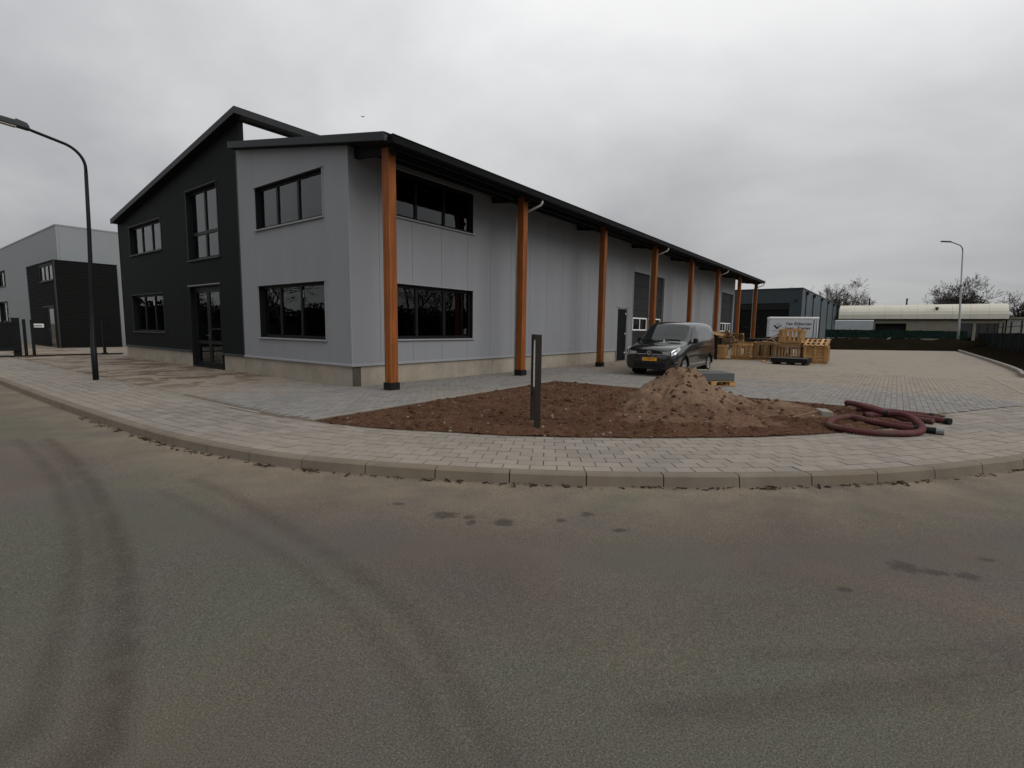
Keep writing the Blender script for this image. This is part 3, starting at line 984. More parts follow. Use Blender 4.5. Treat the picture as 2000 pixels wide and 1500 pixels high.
# openings (s0, s1, z0, z1)
GREY_W = [(1.09, 4.50, 4.25, 5.43), (1.09, 4.50, 1.14, 2.64)]
DARK_W = [(11.80, 15.25, 4.31, 5.45), (11.95, 15.40, 1.17, 2.67), (6.98, 9.36, 3.70, 6.02)]
DOOR_F = (7.08, 9.50, 0.0, 2.82)
SIDE_W = [(1.06, 4.46, 4.38, 5.56), (1.06, 4.46, 1.17, 2.64)]
SDOOR = (14.80, 15.95, 0.0, 2.55)
GAR1 = (16.50, 20.75, 0.0, 4.45)
GAR2 = (32.40, 35.95, 0.0, 4.45)
side_open = SIDE_W + [SDOOR, GAR1, GAR2]
# cladding
facade(B, 'front', [0.0, 1.0, 2.1, 3.2, 4.58, 5.55], PL, low_z, GREY_W, M['grey_panel'], 0.0, -0.06, gap=0.004)
facade(B, 'front', [5.55, 6.6, 7.7, 8.8, 9.9, 11.0, 12.1, 13.2, 14.3, 15.4, WY], PL, high_z, DARK_W + [DOOR_F], M['dark_panel'], 0.0, -0.06, gap=0.004)
seams = [0.0, 0.88] + [0.88 + 1.11 * k for k in range(1, 32)] + [WX]
facade(B, 'side', seams, PL, lambda s: low_z(0) - 0.002, side_open, M['grey_panel'], 0.0, -0.06, gap=0.008)
# wall core behind the panels
facade(B, 'front', [0.065, 5.55], PL, lambda s: low_z(s) - 0.004, GREY_W, M['core'], -0.062, -0.2, gap=0, name='wall_core')
facade(B, 'front', [5.55, WY], PL, lambda s: high_z(s) - 0.004, DARK_W + [DOOR_F], M['core'], -0.062, -0.2, gap=0, name='wall_core')
facade(B, 'side', [0.21, WX], PL, lambda s: low_z(0) - 0.004, side_open, M['core'], -0.062, -0.2, gap=0, name='wall_core')
# back and far end walls
MB().box(0.2, WX, WY - 0.2, WY, 0, high_z(WY) - 0.005).build('rear_wall', M['grey_panel'], B)
MB().prism([(0.2, 0), (WY - 0.2, 0), (WY - 0.2, high_z(WY - .2) - 0.01), (5.5, high_z(5.5) - 0.01), (5.5, low_z(5.5) - 0.01), (0.2, low_z(0.2) - 0.01)], 'x', WX - 0.2, WX).build('gable_end_wall', M['grey_panel'], B)
# plinth panels
def plinth(plane, s0, s1, mat='plinth'):
    mp = mapper(plane)
    a, b, d0, d1 = s0 + 0.004, s1 - 0.004, 0.0 - 0.025, -0.22
    o = MB().hexa([mp(a, -0.1, d0), mp(b, -0.1, d0), mp(b, -0.1, d1), mp(a, -0.1, d1), mp(a, PL - 0.012, d0), mp(b, PL - 0.012, d0), mp(b, PL - 0.012, d1), mp(a, PL - 0.012, d1)]).build('plinth_panel', M[mat], B)
    bm_recalc(o)
for a, b in ((0.028, 5.55), (5.55, 7.02), (9.56, 13.1), (13.1, WY)): plinth('front', a, b)
MB().box(0.026, 0.27, 0.022, 0.026, -0.1, PL - 0.012).build('corner_column', M['plinth_dark'], B)
for a, b in ((0.27, 5.49), (5.49, 10.78), (10.78, 14.75), (16.0, 16.45), (20.8, 26.2), (26.2, 32.35)): plinth('side', a, b)
# plinth drip trim
def trim(plane, s0, s1, mat):
    mp = mapper(plane)
    o = MB().hexa([mp(s0, PL - 0.03, 0.028), mp(s1, PL - 0.03, 0.028), mp(s1, PL - 0.03, 0.002), mp(s0, PL - 0.03, 0.002), mp(s0, PL + 0.015, 0.028), mp(s1, PL + 0.015, 0.028), mp(s1, PL + 0.03, 0.002), mp(s0, PL + 0.03, 0.002)]).build('drip_trim', M[mat], B)
    bm_recalc(o)
trim('front', -0.028, 5.55, 'grey_trim'); trim('front', 5.551, 7.05, 'dark_trim'); trim('front', 9.53, WY, 'dark_trim')
for a, b in ((0.0, 14.77), (15.98, 16.47), (20.78, 32.37), (35.98, WX)): trim('side', a, b, 'grey_trim')
# corner trims
MB().box(-0.006, 0.03, -0.006, 0.03, PL + 0.03, low_z(0) - 0.02).build('corner_trim', M['grey_trim'], B)
MB().box(-0.012, 0.0, 5.535, 5.575, PL + 0.03, low_z(5.5)).build('corner_trim', M['dark_trim'], B)
MB().box(-0.012, 0.03, WY, WY + 0.015, 0.5, high_z(WY)).build('corner_trim', M['dark_trim'], B)

def window(parent, plane, o, cols, rows=None, sill='grey_trim', off=0.0, fw=0.075, name='window', recess=0.10, stickers=()):
    s0, s1, z0, z1 = o
    mp = mapper(plane, off)
    def bx(mb, a, b, c, d, d0, d1):
        mb.hexa([mp(a, c, d0), mp(b, c, d0), mp(b, c, d1), mp(a, c, d1), mp(a, d, d0), mp(b, d, d0), mp(b, d, d1), mp(a, d, d1)])
    fm = MB()
    rc = -recess
    # reveal lining
    e = 0.022
    bx(fm, s0 + .001, s0 + e, z0 + .001, z1 - .001, -0.004, rc); bx(fm, s1 - e, s1 - .001, z0 + .001, z1 - .001, -0.004, rc)
    bx(fm, s0 + e, s1 - e, z1 - e, z1 - .001, -0.004, rc); bx(fm, s0 + e, s1 - e, z0 + .001, z0 + e, -0.004, rc)
    # outer frame
    a0, a1, b0, b1 = s0 + .003, s1 - .003, z0 + .003, z1 - .003
    bx(fm, a0, a0 + fw, b0, b1, rc, rc - .08); bx(fm, a1 - fw, a1, b0, b1, rc, rc - .08)
    bx(fm, a0 + fw, a1 - fw, b1 - fw, b1, rc, rc - .08); bx(fm, a0 + fw, a1 - fw, b0, b0 + fw, rc, rc - .08)
    xs = [a0 + fw]
    tot = sum(cols); w = (a1 - a0 - 2 * fw)
    acc = 0
    for c in cols: acc += c; xs.append(a0 + fw + w * acc / tot)
    zs = [b0 + fw] + [b0 + (b1 - b0) * q for q in (rows or [])] + [b1 - fw]
    mw = fw * 1.15
    for x in xs[1:-1]: bx(fm, x - mw / 2, x + mw / 2, b0 + fw, b1 - fw, rc + .004, rc - .08)
    for z in zs[1:-1]: bx(fm, a0 + fw, a1 - fw, z - mw / 2, z + mw / 2, rc + .002, rc - .078)
    wo = fm.build(name, M['black_frame'], parent)
    bm_recalc(wo)
    for i in range(len(xs) - 1):
        for j in range(len(zs) - 1):
            p = MB(); bx(p, xs[i] + .01, xs[i + 1] - .01, zs[j] + .01, zs[j + 1] - .01, rc - .03, rc - .05)
            po = p.build('pane', M['glass'], wo); bm_recalc(po)
    if sill:
        p = MB(); bx(p, s0 - .05, s1 + .05, z0 - .045, z0 - .002, 0.055, 0.001)
        po = p.build('sill', M[sill], wo, bevel=0.006); bm_recalc(po)
        p = MB(); bx(p, s0 - .05, s1 + .05, z1 + .002, z1 + .030, 0.035, 0.001)
        po = p.build('head_trim', M[sill], wo); bm_recalc(po)
        p = MB(); bx(p, s0 - .035, s0 - .002, z0 + .001, z1, 0.012, 0.001)
        po = p.build('side_trim', M[sill], wo); bm_recalc(po)
        p = MB(); bx(p, s1 + .002, s1 + .035, z0 + .001, z1, 0.012, 0.001)
        po = p.build('side_trim', M[sill], wo); bm_recalc(po)
    for (s, z, sw, sh) in stickers:
        p = MB(); bx(p, s - sw / 2, s + sw / 2, z - sh / 2, z + sh / 2, rc - .027, rc - .029)
        po = p.build('sticker', M['paper'], wo); bm_recalc(po)
    return wo
window(B, 'front', GREY_W[0], (1.1, 1, 0.9))
window(B, 'front', GREY_W[1], (1.1, 1, 0.9), stickers=((2.34, 2.36, .07, .20),))
window(B, 'front', DARK_W[0], (1, 1, 1), sill='dark_trim')
window(B, 'front', DARK_W[1], (1, 1, 1), sill='dark_trim', stickers=((14.25, 2.30, .07, .2), (13.35, 2.34, .07, .2)))
window(B, 'front', DARK_W[2], (1, 1), rows=[0.385], sill='dark_trim', fw=0.09, recess=0.13)
window(B, 'side', SIDE_W[0], (1, 1, 1))
window(B, 'side', SIDE_W[1], (1, 1, 1))
# glazed front door
def front_door():
    s0, s1, z0, z1 = DOOR_F
    mp = mapper('front')
    def bx(mb, a, b, c, d, d0, d1):
        mb.hexa([mp(a, c, d0), mp(b, c, d0), mp(b, c, d1), mp(a, c, d1), mp(a, d, d0), mp(b, d, d0), mp(b, d, d1), mp(a, d, d1)])
    fm = MB(); rc = -0.12
    bx(fm, s0 + .001, s0 + .03, 0.01, z1, 0.004, rc); bx(fm, s1 - .03, s1 - .001, 0.01, z1, 0.004, rc); bx(fm, s0 + .03, s1 - .03, z1 - .03, z1, 0.004, rc)
    bx(fm, s0 + .003, s0 + .09, 0.01, z1 - .03, rc, rc - .09); bx(fm, s1 - .09, s1 - .003, 0.01, z1 - .03, rc, rc - .09); bx(fm, s0 + .09, s1 - .09, z1 - .11, z1 - .03, rc, rc - .09)
    bx(fm, s0 + .03, s1 - .03, 0.0, 0.05, 0.002, rc - .1)
    do = fm.build('entrance_door', M['black_frame'], B); bm_recalc(do)
    p = MB(); bx(p, s0 - .05, s1 + .05, z1 + .002, z1 + .03, 0.04, 0.001)
    bm_recalc(p.build('head_trim', M['grey_trim'], do))
    mid = (s0 + s1) / 2 + 0.02
    for a, b in ((s0 + .092, mid - .004), (mid + .004, s1 - .092)):
        lf = MB(); h0, h1 = 0.06, z1 - .115; st = 0.11
        bx(lf, a, a + st, h0, h1, rc - .012, rc - .075); bx(lf, b - st, b, h0, h1, rc - .012, rc - .075)
        bx(lf, a + st, b - st, h1 - st, h1, rc - .012, rc - .075); bx(lf, a + st, b - st, h0, h0 + .13, rc - .012, rc - .075); bx(lf, a + st, b - st, .82, .93, rc - .012, rc - .075)
        lo_ = lf.build('door_leaf', M['black_frame'], do); bm_recalc(lo_)
        for c, d in ((h0 + .13, .82), (.93, h1 - st)):
            p = MB(); bx(p, a + st - .01, b - st + .01, c - .01, d + .01, rc - .035, rc - .055)
            bm_recalc(p.build('pane', M['glass'], do))
    p = MB(); bx(p, mid + .03, mid + .07, 0.98, 1.26, rc - .004, rc - .011); bx(p, mid + .03, mid + .17, 1.10, 1.125, rc + .045, rc + .025); bx(p, mid + .04, mid + .06, 1.10, 1.125, rc + .03, rc - .006)
    bm_recalc(p.build('handle', M['chrome'], do))
front_door()
# side service door
def side_door():
    s0, s1, z0, z1 = SDOOR
    fm = MB()
    fm.box(s0 + .001, s0 + .06, 0.01, .16, 0.0, z1); fm.box(s1 - .06, s1 - .001, 0.01, .16, 0, z1); fm.box(s0 + .06, s1 - .06, .01, .16, z1 - .06, z1)
    do = fm.build('service_door', M['grey_trim'], B)
    MB().box(s0 + .062, s1 - .062, .05, .11, 0.012, z1 - .062).build('door_leaf', M['dark_panel'], do)
    MB().box(s0 + .10, s0 + .13, .0, .05, 1.05, 1.10).box(s0 + .10, s0 + .22, -.01, .01, 1.065, 1.09).build('handle', M['chrome'], do)
    for z in (2.25, 1.28, 0.35):
        MB().box(s1 - .17, s1 - .09, .042, .048, z, z + .06).build('hinge_label', M['paper'], do)
    MB().box(s0 - .05, s1 + .05, -.035, -.001, z1 + .002, z1 + .03).build('head_trim', M['grey_trim'], do)
side_door()
def sectional_door(o, wins, wz0=1.47, wz1=2.13):
    s0, s1, z0, z1 = o
    do = MB().box(s0 + .001, s0 + .05, -.012, .2, 0, z1).box(s1 - .05, s1 - .001, -.012, .2, 0, z1).box(s0 + .05, s1 - .05, -.012, .2, z1 - .05, z1).build('sectional_door', M['grey_trim'], B)
    n = 7
    zs = [0.02 + (z1 - .07) * k / n for k in range(n + 1)]
    for a, b in zip(zs[:-1], zs[1:]):
        MB().box(s0 + .052, s1 - .052, .10, .15, a + .004, b - .004).build('door_panel', M['dark_panel2'], do, bevel=0.008)
    for a, b in wins:
        w = MB()
        w.box(a, b, .075, .10, wz0, wz0 + .06).box(a, b, .075, .10, wz1 - .06, wz1).box(a, a + .06, .075, .10, wz0 + .06, wz1 - .06).box(b - .06, b, .075, .10, wz0 + .06, wz1 - .06)
        m_ = (a + b) / 2
        w.box(m_ - .03, m_ + .03, .077, .10, wz0 + .06, wz1 - .06)
        w.build('window_frame', M['white'], do)
        MB().box(a + .06, m_ - .03, .088, .099, wz0 + .06, wz1 - .06).build('pane', M['black_glass'], do)
        MB().box(m_ + .03, b - .06, .088, .099, wz0 + .06, wz1 - .06).build('pane', M['black_glass'], do)
M['dark_panel2'] = panel_mat('door_steel', (0.026, 0.029, 0.028), 0.5, 0.12)
M['black_glass'] = simple('dark_door_glass', (0.008, 0.009, 0.009), 0.05, var=0.02)
sectional_door(GAR1, ((16.75, 18.55), (18.72, 20.50)))
sectional_door(GAR2, ((32.75, 34.2), (34.3, 35.7)))
# floors, partitions inside
MB().box(0.2, WX - .2, 0.2, WY - .2, -0.05, 0.03).build('floor_slab', M['inner_floor'], B)
MB().box(0.205, 5.6, 0.205, WY - .21, 3.0, 3.22).build('storey_floor', M['inner'], B)
MB().box(5.6, 5.72, 0.21, WY - .21, 0.03, 5.75).build('partition', M['inner'], B)
MB().box(0.205, 5.6, 5.50, 5.60, 0.03, 3.0).box(0.205, 5.6, 5.50, 5.60, 3.22, 6.6).build('partition', M['inner'], B)
MB().box(0.205, 5.6, 10.3, 10.4, 0.03, 3.0).box(0.205, 5.6, 10.3, 10.4, 3.22, 6.6).build('partition', M['inner'], B)
MB().box(0.205, 1.5, 4.62, 4.72, 0.03, 2.98).build('partition', M['inner'], B)
MB().box(1.2, 3.4, 0.9, 1.6, 0.03, 0.78).box(2.2, 2.7, 3.2, 3.9, 0.03, 1.3).build('stacked_boxes', M['inner'], B)

# roofs
def roof(y0, y1, zf, x0, x1, th, name):
    MB().prism([(y0, zf(y0)), (y1, zf(y1)), (y1, zf(y1) + th), (y0, zf(y0) + th)], 'x', x0, x1).build(name, M['roof'], B)
roof(-1.60, 5.50, low_z, -0.22, 38.35, 0.15, 'lower_roof')
roof(5.05, WY + 0.02, high_z, -0.22, 38.35, 0.15, 'upper_roof')
# verge fascias and flashings (dark metal), then dark strips painting the shade below the verges
def strip(y0, y1, zf, lo_, hi_, x0, x1, name, mat='roof_dark'):
    o = MB().prism([(y0, zf(y0) + lo_), (y1, zf(y1) + lo_), (y1, zf(y1) + hi_), (y0, zf(y0) + hi_)], 'x', x0, x1).build(name, M[mat], B)
strip(-1.63, 5.52, low_z, -0.015, 0.165, -0.25, -0.222, 'verge_fascia')
strip(5.02, WY + 0.05, high_z, -0.015, 0.175, -0.25, -0.222, 'verge_fascia')
strip(-1.63, 5.52, low_z, 0.152, 0.170, -0.22, 38.36, 'roof_sheet')
strip(5.02, WY + 0.05, high_z, 0.152, 0.178, -0.22, 38.36, 'roof_sheet')
strip(-1.59, 5.49, low_z, -0.012, -0.002, -0.219, -0.002, 'soffit_shade_strip', 'steel_dark')  # near-black sheet stands in for the deep shade under the lower verge
strip(-1.59, -0.01, low_z, -0.012, -0.002, 0.0, 0.62, 'soffit_shade_strip', 'steel_dark')  # shade under the canopy corner, painted as a dark sheet
strip(5.06, WY, high_z, -0.012, -0.002, -0.219, -0.002, 'soffit_shade_strip', 'steel_dark')  # dark sheet painting the shade under the upper verge
strip(-1.63, 5.52, low_z, -0.015, 0.165, 38.352, 38.38, 'verge_fascia')
# eave fascia of the high roof above the clerestory
MB().box(-0.22, 38.35, 5.02, 5.048, high_z(5.03) - 0.015, high_z(5.03) + 0.152).build('eave_fascia', M['roof_dark'], B)
# clerestory glazing between the two roofs
MB().box(0.13, WX, 5.30, 5.34, low_z(5.3) + 0.172, high_z(5.30) - 0.004).build('clerestory_glazing', M['clerestory'], B)
MB().box(0.002, 0.128, 5.30, 5.548, low_z(5.5) + 0.172, high_z(5.56) - 0.004).build('clerestory_post', M['dark_panel'], B)
MB().box(0.13, WX, 5.285, 5.298, high_z(5.3) - 0.045, high_z(5.3) - 0.012).build('clerestory_rail', M['black_frame'], B)
# gutter: open channel
gy0, gy1, gz = -1.80, -1.632, low_z(-1.6) + 0.10
MB().prism([(gy0, gz - .16), (gy1, gz - .16), (gy1, gz), (gy1 - .008, gz), (gy1 - .008, gz - .15), (gy0 + .008, gz - .15), (gy0 + .008, gz + .01), (gy0 - .015, gz + .01), (gy0 - .015, gz - .004), (gy0, gz - .004)], 'x', -0.12, 38.3).build('gutter', M['gutter'], B)
MB().box(-0.14, -0.12, gy0 - .016, gy1, gz - .165, gz + .012).build('gutter_end', M['gutter'], B)
MB().box(0.0, 38.3, -1.628, -1.602, low_z(-1.6) - .02, low_z(-1.6) + .15).build('eave_fascia', M['steel_dark'], B)
# purlins and rafters below the canopy
for y in (-1.02, -0.52):
    MB().box(0.36, 38.3, y - .045, y + .045, low_z(y) - .16, low_z(y) - .006).build('purlin', M['steel_dark'], B)
MB().box(0.05, 38.3, -1.56, -1.50, low_z(-1.55) - .10, low_z(-1.55) - .006).build('purlin', M['steel_dark'], B)
POSTS = [0.24, 5.41, 10.82, 16.16, 21.55, 26.90, 32.50, 38.0]
PY = -1.2
pw = 0.225
post_me = MB().box(-pw / 2, pw / 2, -pw / 2, pw / 2, 0.185, low_z(PY) - 0.05).mesh('post'); post_me.materials.append(M['post'])
shoe_me = MB().box(-.135, .135, -.135, .135, 0.014, 0.185).mesh('post_shoe'); shoe_me.materials.append(M['steel_dark'])
plate_me = MB().box(-.17, .17, -.17, .17, 0.0005, 0.013).mesh('base_plate'); plate_me.materials.append(M['edging'])
for i, x in enumerate(POSTS):
    p = inst(post_me, 'post', B, (x, PY, 0))
    b_ = p.modifiers.new('bevel', 'BEVEL'); b_.width = 0.012; b_.segments = 2; b_.limit_method = 'ANGLE'
    inst(shoe_me, 'post_shoe', p); inst(plate_me, 'base_plate', p)
    rf = MB().hexa([(x - .05, -1.46, low_z(-1.46) - .17), (x + .05, -1.46, low_z(-1.46) - .17), (x + .05, -0.002, low_z(0) - .26), (x - .05, -0.002, low_z(0) - .26),
                    (x - .05, -1.46, low_z(-1.46) - .004), (x + .05, -1.46, low_z(-1.46) - .004), (x + .05, -0.002, low_z(0) - .004), (x - .05, -0.002, low_z(0) - .004)])
    rf.build('rafter', M['steel_dark'], B)
    for q in (-1.02, -0.52) if i else ():
        MB().box(x - .09, x - .052, q - .05, q + .05, low_z(q) - .25, low_z(q) - .165).build('bracket', M['steel_dark'], B)
    if i in (1, 3, 5, 7):
        yb = PY + pw / 2 + 0.06
        pts = [(x + .30, -1.71, gz - .15), (x + .30, -1.71, gz - .24), (x + .28, -1.68, gz - .31), (x + .20, -1.50, gz - .40), (x + .13 + .05, PY - .06, gz - .47), (x + .13 + .045, PY, gz - .52)]
        MB().tube(pts, 0.036, 10).build('downpipe_elbow', M['zinc'], B, smooth=True)
        pts = [(x + .175, PY, gz - .50), (x + .17, PY + .10, gz - .56), (x + .05, yb + .02, gz - .62), (x - .05, yb, gz - .68), (x - .06, yb, gz - 1.0), (x - .06, yb, 0.02)]
        MB().tube(pts, 0.036, 10).build('downpipe', M['zinc'], B, smooth=True)

# ------------------------------------------------------------------ neighbouring building on the left
N = empty('neighbour_building', (0.05, 28.47, 0), 0, 'pale grey industrial block with black corner annex behind the gate', 'building')
M['pale_panel'] = panel_mat('pale_cladding', (0.215, 0.230, 0.238), 0.55, 0.05)
M['black_wall'] = panel_mat('black_profiled_cladding', (0.008, 0.0082, 0.008), 0.7, 0.15)
def n_walls():
    # pale block: corner at local (0.35, 0.63)
    x0, y0, zt = 0.35, 0.63, 7.14
    facade(N, 'front', [y0, 16.6, 21.0], -0.2, lambda s: zt, [(16.9, 20.5, 4.28, 5.5), (16.9, 20.5, 1.45, 3.1)], M['pale_panel'], 0.0, -0.12, gap=0.004, off=x0)
    facade(N, 'side', [x0 + 0.125, 4.6, 9.0, 13.5, 18.0], -0.2, lambda s: zt, [], M['pale_panel'], 0.0, -0.12, gap=0.004, off=y0)
    MB().box(x0 + .13, 17.9, y0 + .13, 20.9, zt - 0.3, zt - .002).build('roof', M['roof_dark'], N)
    MB().box(x0 + .3, 17.8, y0 + .3, 20.8, 0.0, zt - .31).build('wall_core', M['core'], N)
    MB().box(x0 - .02, x0 + .12, y0 - .02, 21.0, zt, zt + .09).box(x0 + .121, 18.0, y0 - .02, y0 + .12, zt, zt + .09).build('roof_edge', M['grey_trim'], N)
    # black annex
    b = MB()
    hgt = 5.06
    b.box(0.0, 3.02, 0.0, 7.2, 0, hgt)
    MB().box(0.06, 3.0, 0.06, 7.2, 0, hgt).build('annex_core', M['core'], N)
    # horizontal profiled boards on the two faces seen
    n = 36
    for k in range(n):
        za, zb = hgt * k / n, hgt * (k + 1) / n
        segs = [(0.06, 7.2)]
        for (a, c, zl, zh) in ((0.25, 3.45, 3.95, 4.92), (0.72, 3.55, 0.0, 2.5)):
            if zb > zl + .01 and za < zh - .01:
                segs = [(p, q) for s_ in segs for (p, q) in ((s_[0], a), (c, s_[1])) if q - p > 0.02]
        for (p, q) in segs:
            MB().prism([(0.06, za + .004), (0.0, za + .012), (0.025, zb - .002), (0.06, zb - .002)], 'y', p, q).build('board', M['black_wall'], N)
        MB().prism([(0.06, za + .004), (0.0, za + .012), (0.025, zb - .002), (0.06, zb - .002)], 'x', 0.062, 3.02).build('board', M['black_wall'], N)
    MB().box(-.01, 3.04, -.01, 7.22, hgt + .002, hgt + .05).build('annex_roof_edge', M['gutter'], N)
    MB().box(-.008, .055, -.008, .055, 0, hgt - .003).build('corner_trim', M['dark_trim'], N)
    window(N, 'front', (0.26, 3.44, 3.96, 4.91), (1, 1, 1), sill='dark_trim', off=0.0, recess=0.02)
    window(N, 'front', (17.0, 20.4, 4.3, 5.48), (1, 1, 1), sill='dark_trim', off=x0)
    window(N, 'front', (17.0, 20.4, 1.47, 3.08), (1, 1, 1), sill='dark_trim', off=x0, stickers=((17.9, 2.7, .25, .3), (17.9, 2.2, .2, .15), (18.0, 1.95, .3, .15)))
    d = MB().box(.02, .05, .74, .82, 0, 2.48).box(.02, .05, 3.45, 3.53, 0, 2.48).box(.02, .05, .82, 3.45, 2.4, 2.48).box(.02, .05, 2.0, 2.1, 0, 2.4).build('annex_door', M['black_frame'], N)
    MB().box(.03, .045, .95, 1.9, .2, 2.3).build('pane', M['black_glass'], d)
    MB().box(.03, .045, 2.1, 3.4, .0, 2.38).build('door_leaf', M['black_wall'], d)
    MB().box(.0, .03, 2.12, 2.2, 1.05, 1.12).build('handle', M['chrome'], d)
n_walls()

# sliding gate, posts and rail in front of it
gate = empty('sliding_gate', (-3.35, 19.75, 0), 0, 'black slatted sliding gate pushed open at the left edge', 'gate')
M['lamp_black'] = simple('lamp_paint', (0.010, 0.011, 0.012), 0.5, var=0.2)
gm = M['lamp_black']
MB().box(-7.0, 0.35, -.04, .04, 0.25, 0.37).box(-7.0, 0.35, -.03, .03, 1.42, 1.50).build('gate_frame', gm, gate)
for k in range(62):
    x = -7.0 + 0.118 * k
    MB().box(x, x + .035, -.02, .02, 0.372, 1.418).build('gate_bar', gm, gate)
MB().box(-6.99, 0.34, .022, .03, 0.372, 1.418).build('gate_infill', M['lamp_black'], gate)
MB().box(-2.3, -1.0, -.05, -.042, 1.22, 1.26).build('gate_plate', M['grey_trim'], gate)
rail = MB().box(-7.8, 0.62, 19.42, 19.54, 0.0, 0.055).build('gate_rail', gm)
tag(rail, 'black floor rail of the sliding gate lying across the entrance', 'gate rail')
for (x, y, w, h, lab, nm) in ((-3.02, 19.92, .24, 1.66, 'thick black guide post beside the open sliding gate', 'gate_guide_post'),
                              (-2.80, 19.58, .10, 1.60, 'slim black gate post left of the white sign', 'gate_post'),
                              (-2.56, 19.50, .10, 1.58, 'slim black gate post that carries the white sign', 'gate_post'),
                              (0.24, 20.75, .11, 1.62, 'lone black gate post at the far end of the floor rail', 'gate_post')):
    e = empty(nm, (x, y, 0), 0, lab, 'gate post', 'gate posts')
    MB().box(-w / 2, w / 2, -w / 2, w / 2, 0, h).build('shaft', gm, e, bevel=0.006)
    MB().box(-w / 2 - .05, w / 2 + .05, -w / 2 - .05, w / 2 + .05, 0.0, 0.03).build('foot_plate', gm, e)
    MB().box(-w / 2 - .008, w / 2 + .008, -w / 2 - .008, w / 2 + .008, h + .001, h + .015).build('cap', gm, e)
sp = empty('sign_plate', (-2.40, 19.40, 1.34), math.radians(-38), 'small white rounded sign plate on a gate post', 'sign')
MB().box(-.24, .24, -.012, .012, -.075, .085).build('plate', M['white'], sp, bevel=0.03, seg=3)
MB().box(-.19, .19, -.0165, -.0125, -.03, .04).build('print', M['grey_trim'], sp)

# ------------------------------------------------------------------ street lamps
M['lamp_head'] = simple('lamp_housing', (0.045, 0.048, 0.05), 0.5)
M['lamp_grey'] = simple('galvanised_mast', (0.17, 0.185, 0.18), 0.5, metal=0.2)
M['lens'] = simple('lamp_lens', (0.5, 0.5, 0.48), 0.2)
L1 = empty('street_lamp', (-3.60, 6.12, 0), 0, 'black curved street lamp by the paving in front of the dark facade', 'street lamp', 'street lamps')
pole = [(0, 0, -0.2), (0.0, 0, 0.9), (0.0, 0, 0.91), (0.04, 0, 2.0), (0.10, 0, 4.0), (0.125, 0, 5.30)]
MB().tube(pole, [.068, .068, .056, .052, .045, .040], 12).build('mast', M['lamp_black'], L1, smooth=True)
arm = [(0.125, 0, 5.28)]
for k in range(0, 11):
    a = math.radians(8 * k)
    arm.append((0.125 - 0.52 * (1 - math.cos(a)), 0, 5.42 + 0.50 * math.sin(a)))
arm += [(-0.80, 0, 6.02), (-1.05, 0, 6.08)]
MB().tube(arm, 0.036, 10).build('arm', M['lamp_black'], L1, smooth=True)
hd = MB().prism([(-0.88, 6.02), (-0.90, 6.12), (-1.12, 6.17), (-1.42, 6.19), (-1.62, 6.17), (-1.64, 6.08), (-1.10, 6.04)], 'y', -.11, .11).build('lamp_head', M['lamp_head'], L1, bevel=0.015)
MB().prism([(-1.12, 6.033), (-1.60, 6.072), (-1.60, 6.062), (-1.12, 6.023)], 'y', -.085, .085).build('lens', M['lens'], hd)
MB().prism([(-0.90, 6.125), (-1.12, 6.175), (-1.12, 6.215), (-0.92, 6.165)], 'y', -.07, .07).build('driver_box', M['lamp_head'], hd, bevel=0.01)

ang = math.radians(-54)
L2 = empty('street_lamp', (55.2, -15.25, 0), 0, 'tall thin grey street lamp at the far end of the yard', 'street lamp', 'street lamps')
MB().tube([(0, 0, 0), (0, 0, 2.2), (0, 0, 2.25), (0.35, .30, 9.2)], [.10, .10, .085, .055], 10).build('mast', M['lamp_grey'], L2, smooth=True)
MB().tube([(0.35, .30, 9.15), (0.33, .36, 9.45), (0.24, .52, 9.66), (0.0, 1.05, 9.92), (-.12, 1.35, 10.02)], 0.05, 8).build('arm', M['lamp_grey'], L2, smooth=True)
MB().beam((-.08, 1.22, 10.0), (-.36, 1.95, 10.06), 0.26, 0.10).build('lamp_head', M['lamp_head'], L2, bevel=0.02)
MB().tube([(0.185, .16, 5.9), (0.187, .162, 6.0)], 0.11, 8).build('collar', M['lamp_head'], L2)

# ------------------------------------------------------------------ information sign in the bed
SG = empty('information_sign', (-1.06, -6.23, -0.02), math.atan2(0.43, 0.50), 'slim dark timber post sign with a white panel in the soil', 'sign')
hw = 0.30
for sx in (-1, 1):
    MB().box(sx * hw - .035, sx * hw + .035, -.045, .045, -0.3, 1.43).build('post', M['sign_wood'], SG, bevel=0.004)
MB().box(-hw + .036, hw - .036, -.04, .04, 1.355, 1.43).build('top_rail', M['sign_wood'], SG)
MB().box(-hw + .036, hw - .036, -.04, .04, 0.52, 0.60).build('bottom_rail', M['sign_wood'], SG)
pn = MB().box(-hw + .036, hw - .036, -.012, .012, 0.602, 1.353).build('panel', M['white'], SG)
M['print_grey'] = simple('print_grey', (0.10, 0.10, 0.10), 0.6)
for sgn in (-1, 1):
    MB().box(-.14, .02, sgn * .0125, sgn * .0145, 1.02, 1.035).box(-.10, .10, sgn * .0125, sgn * .0145, 0.965, 0.975).box(-.12, -.04, sgn * .0125, sgn * .0145, 1.06, 1.075).build('print', M['print_grey'], pn)
for z in (1.39, 0.56):
    for sx in (-1, 1):
        MB().disc((sx * hw, -.047, z), 'y', 0.0005, .008, -.003, .002, 8).build('bolt', M['chrome'], SG)

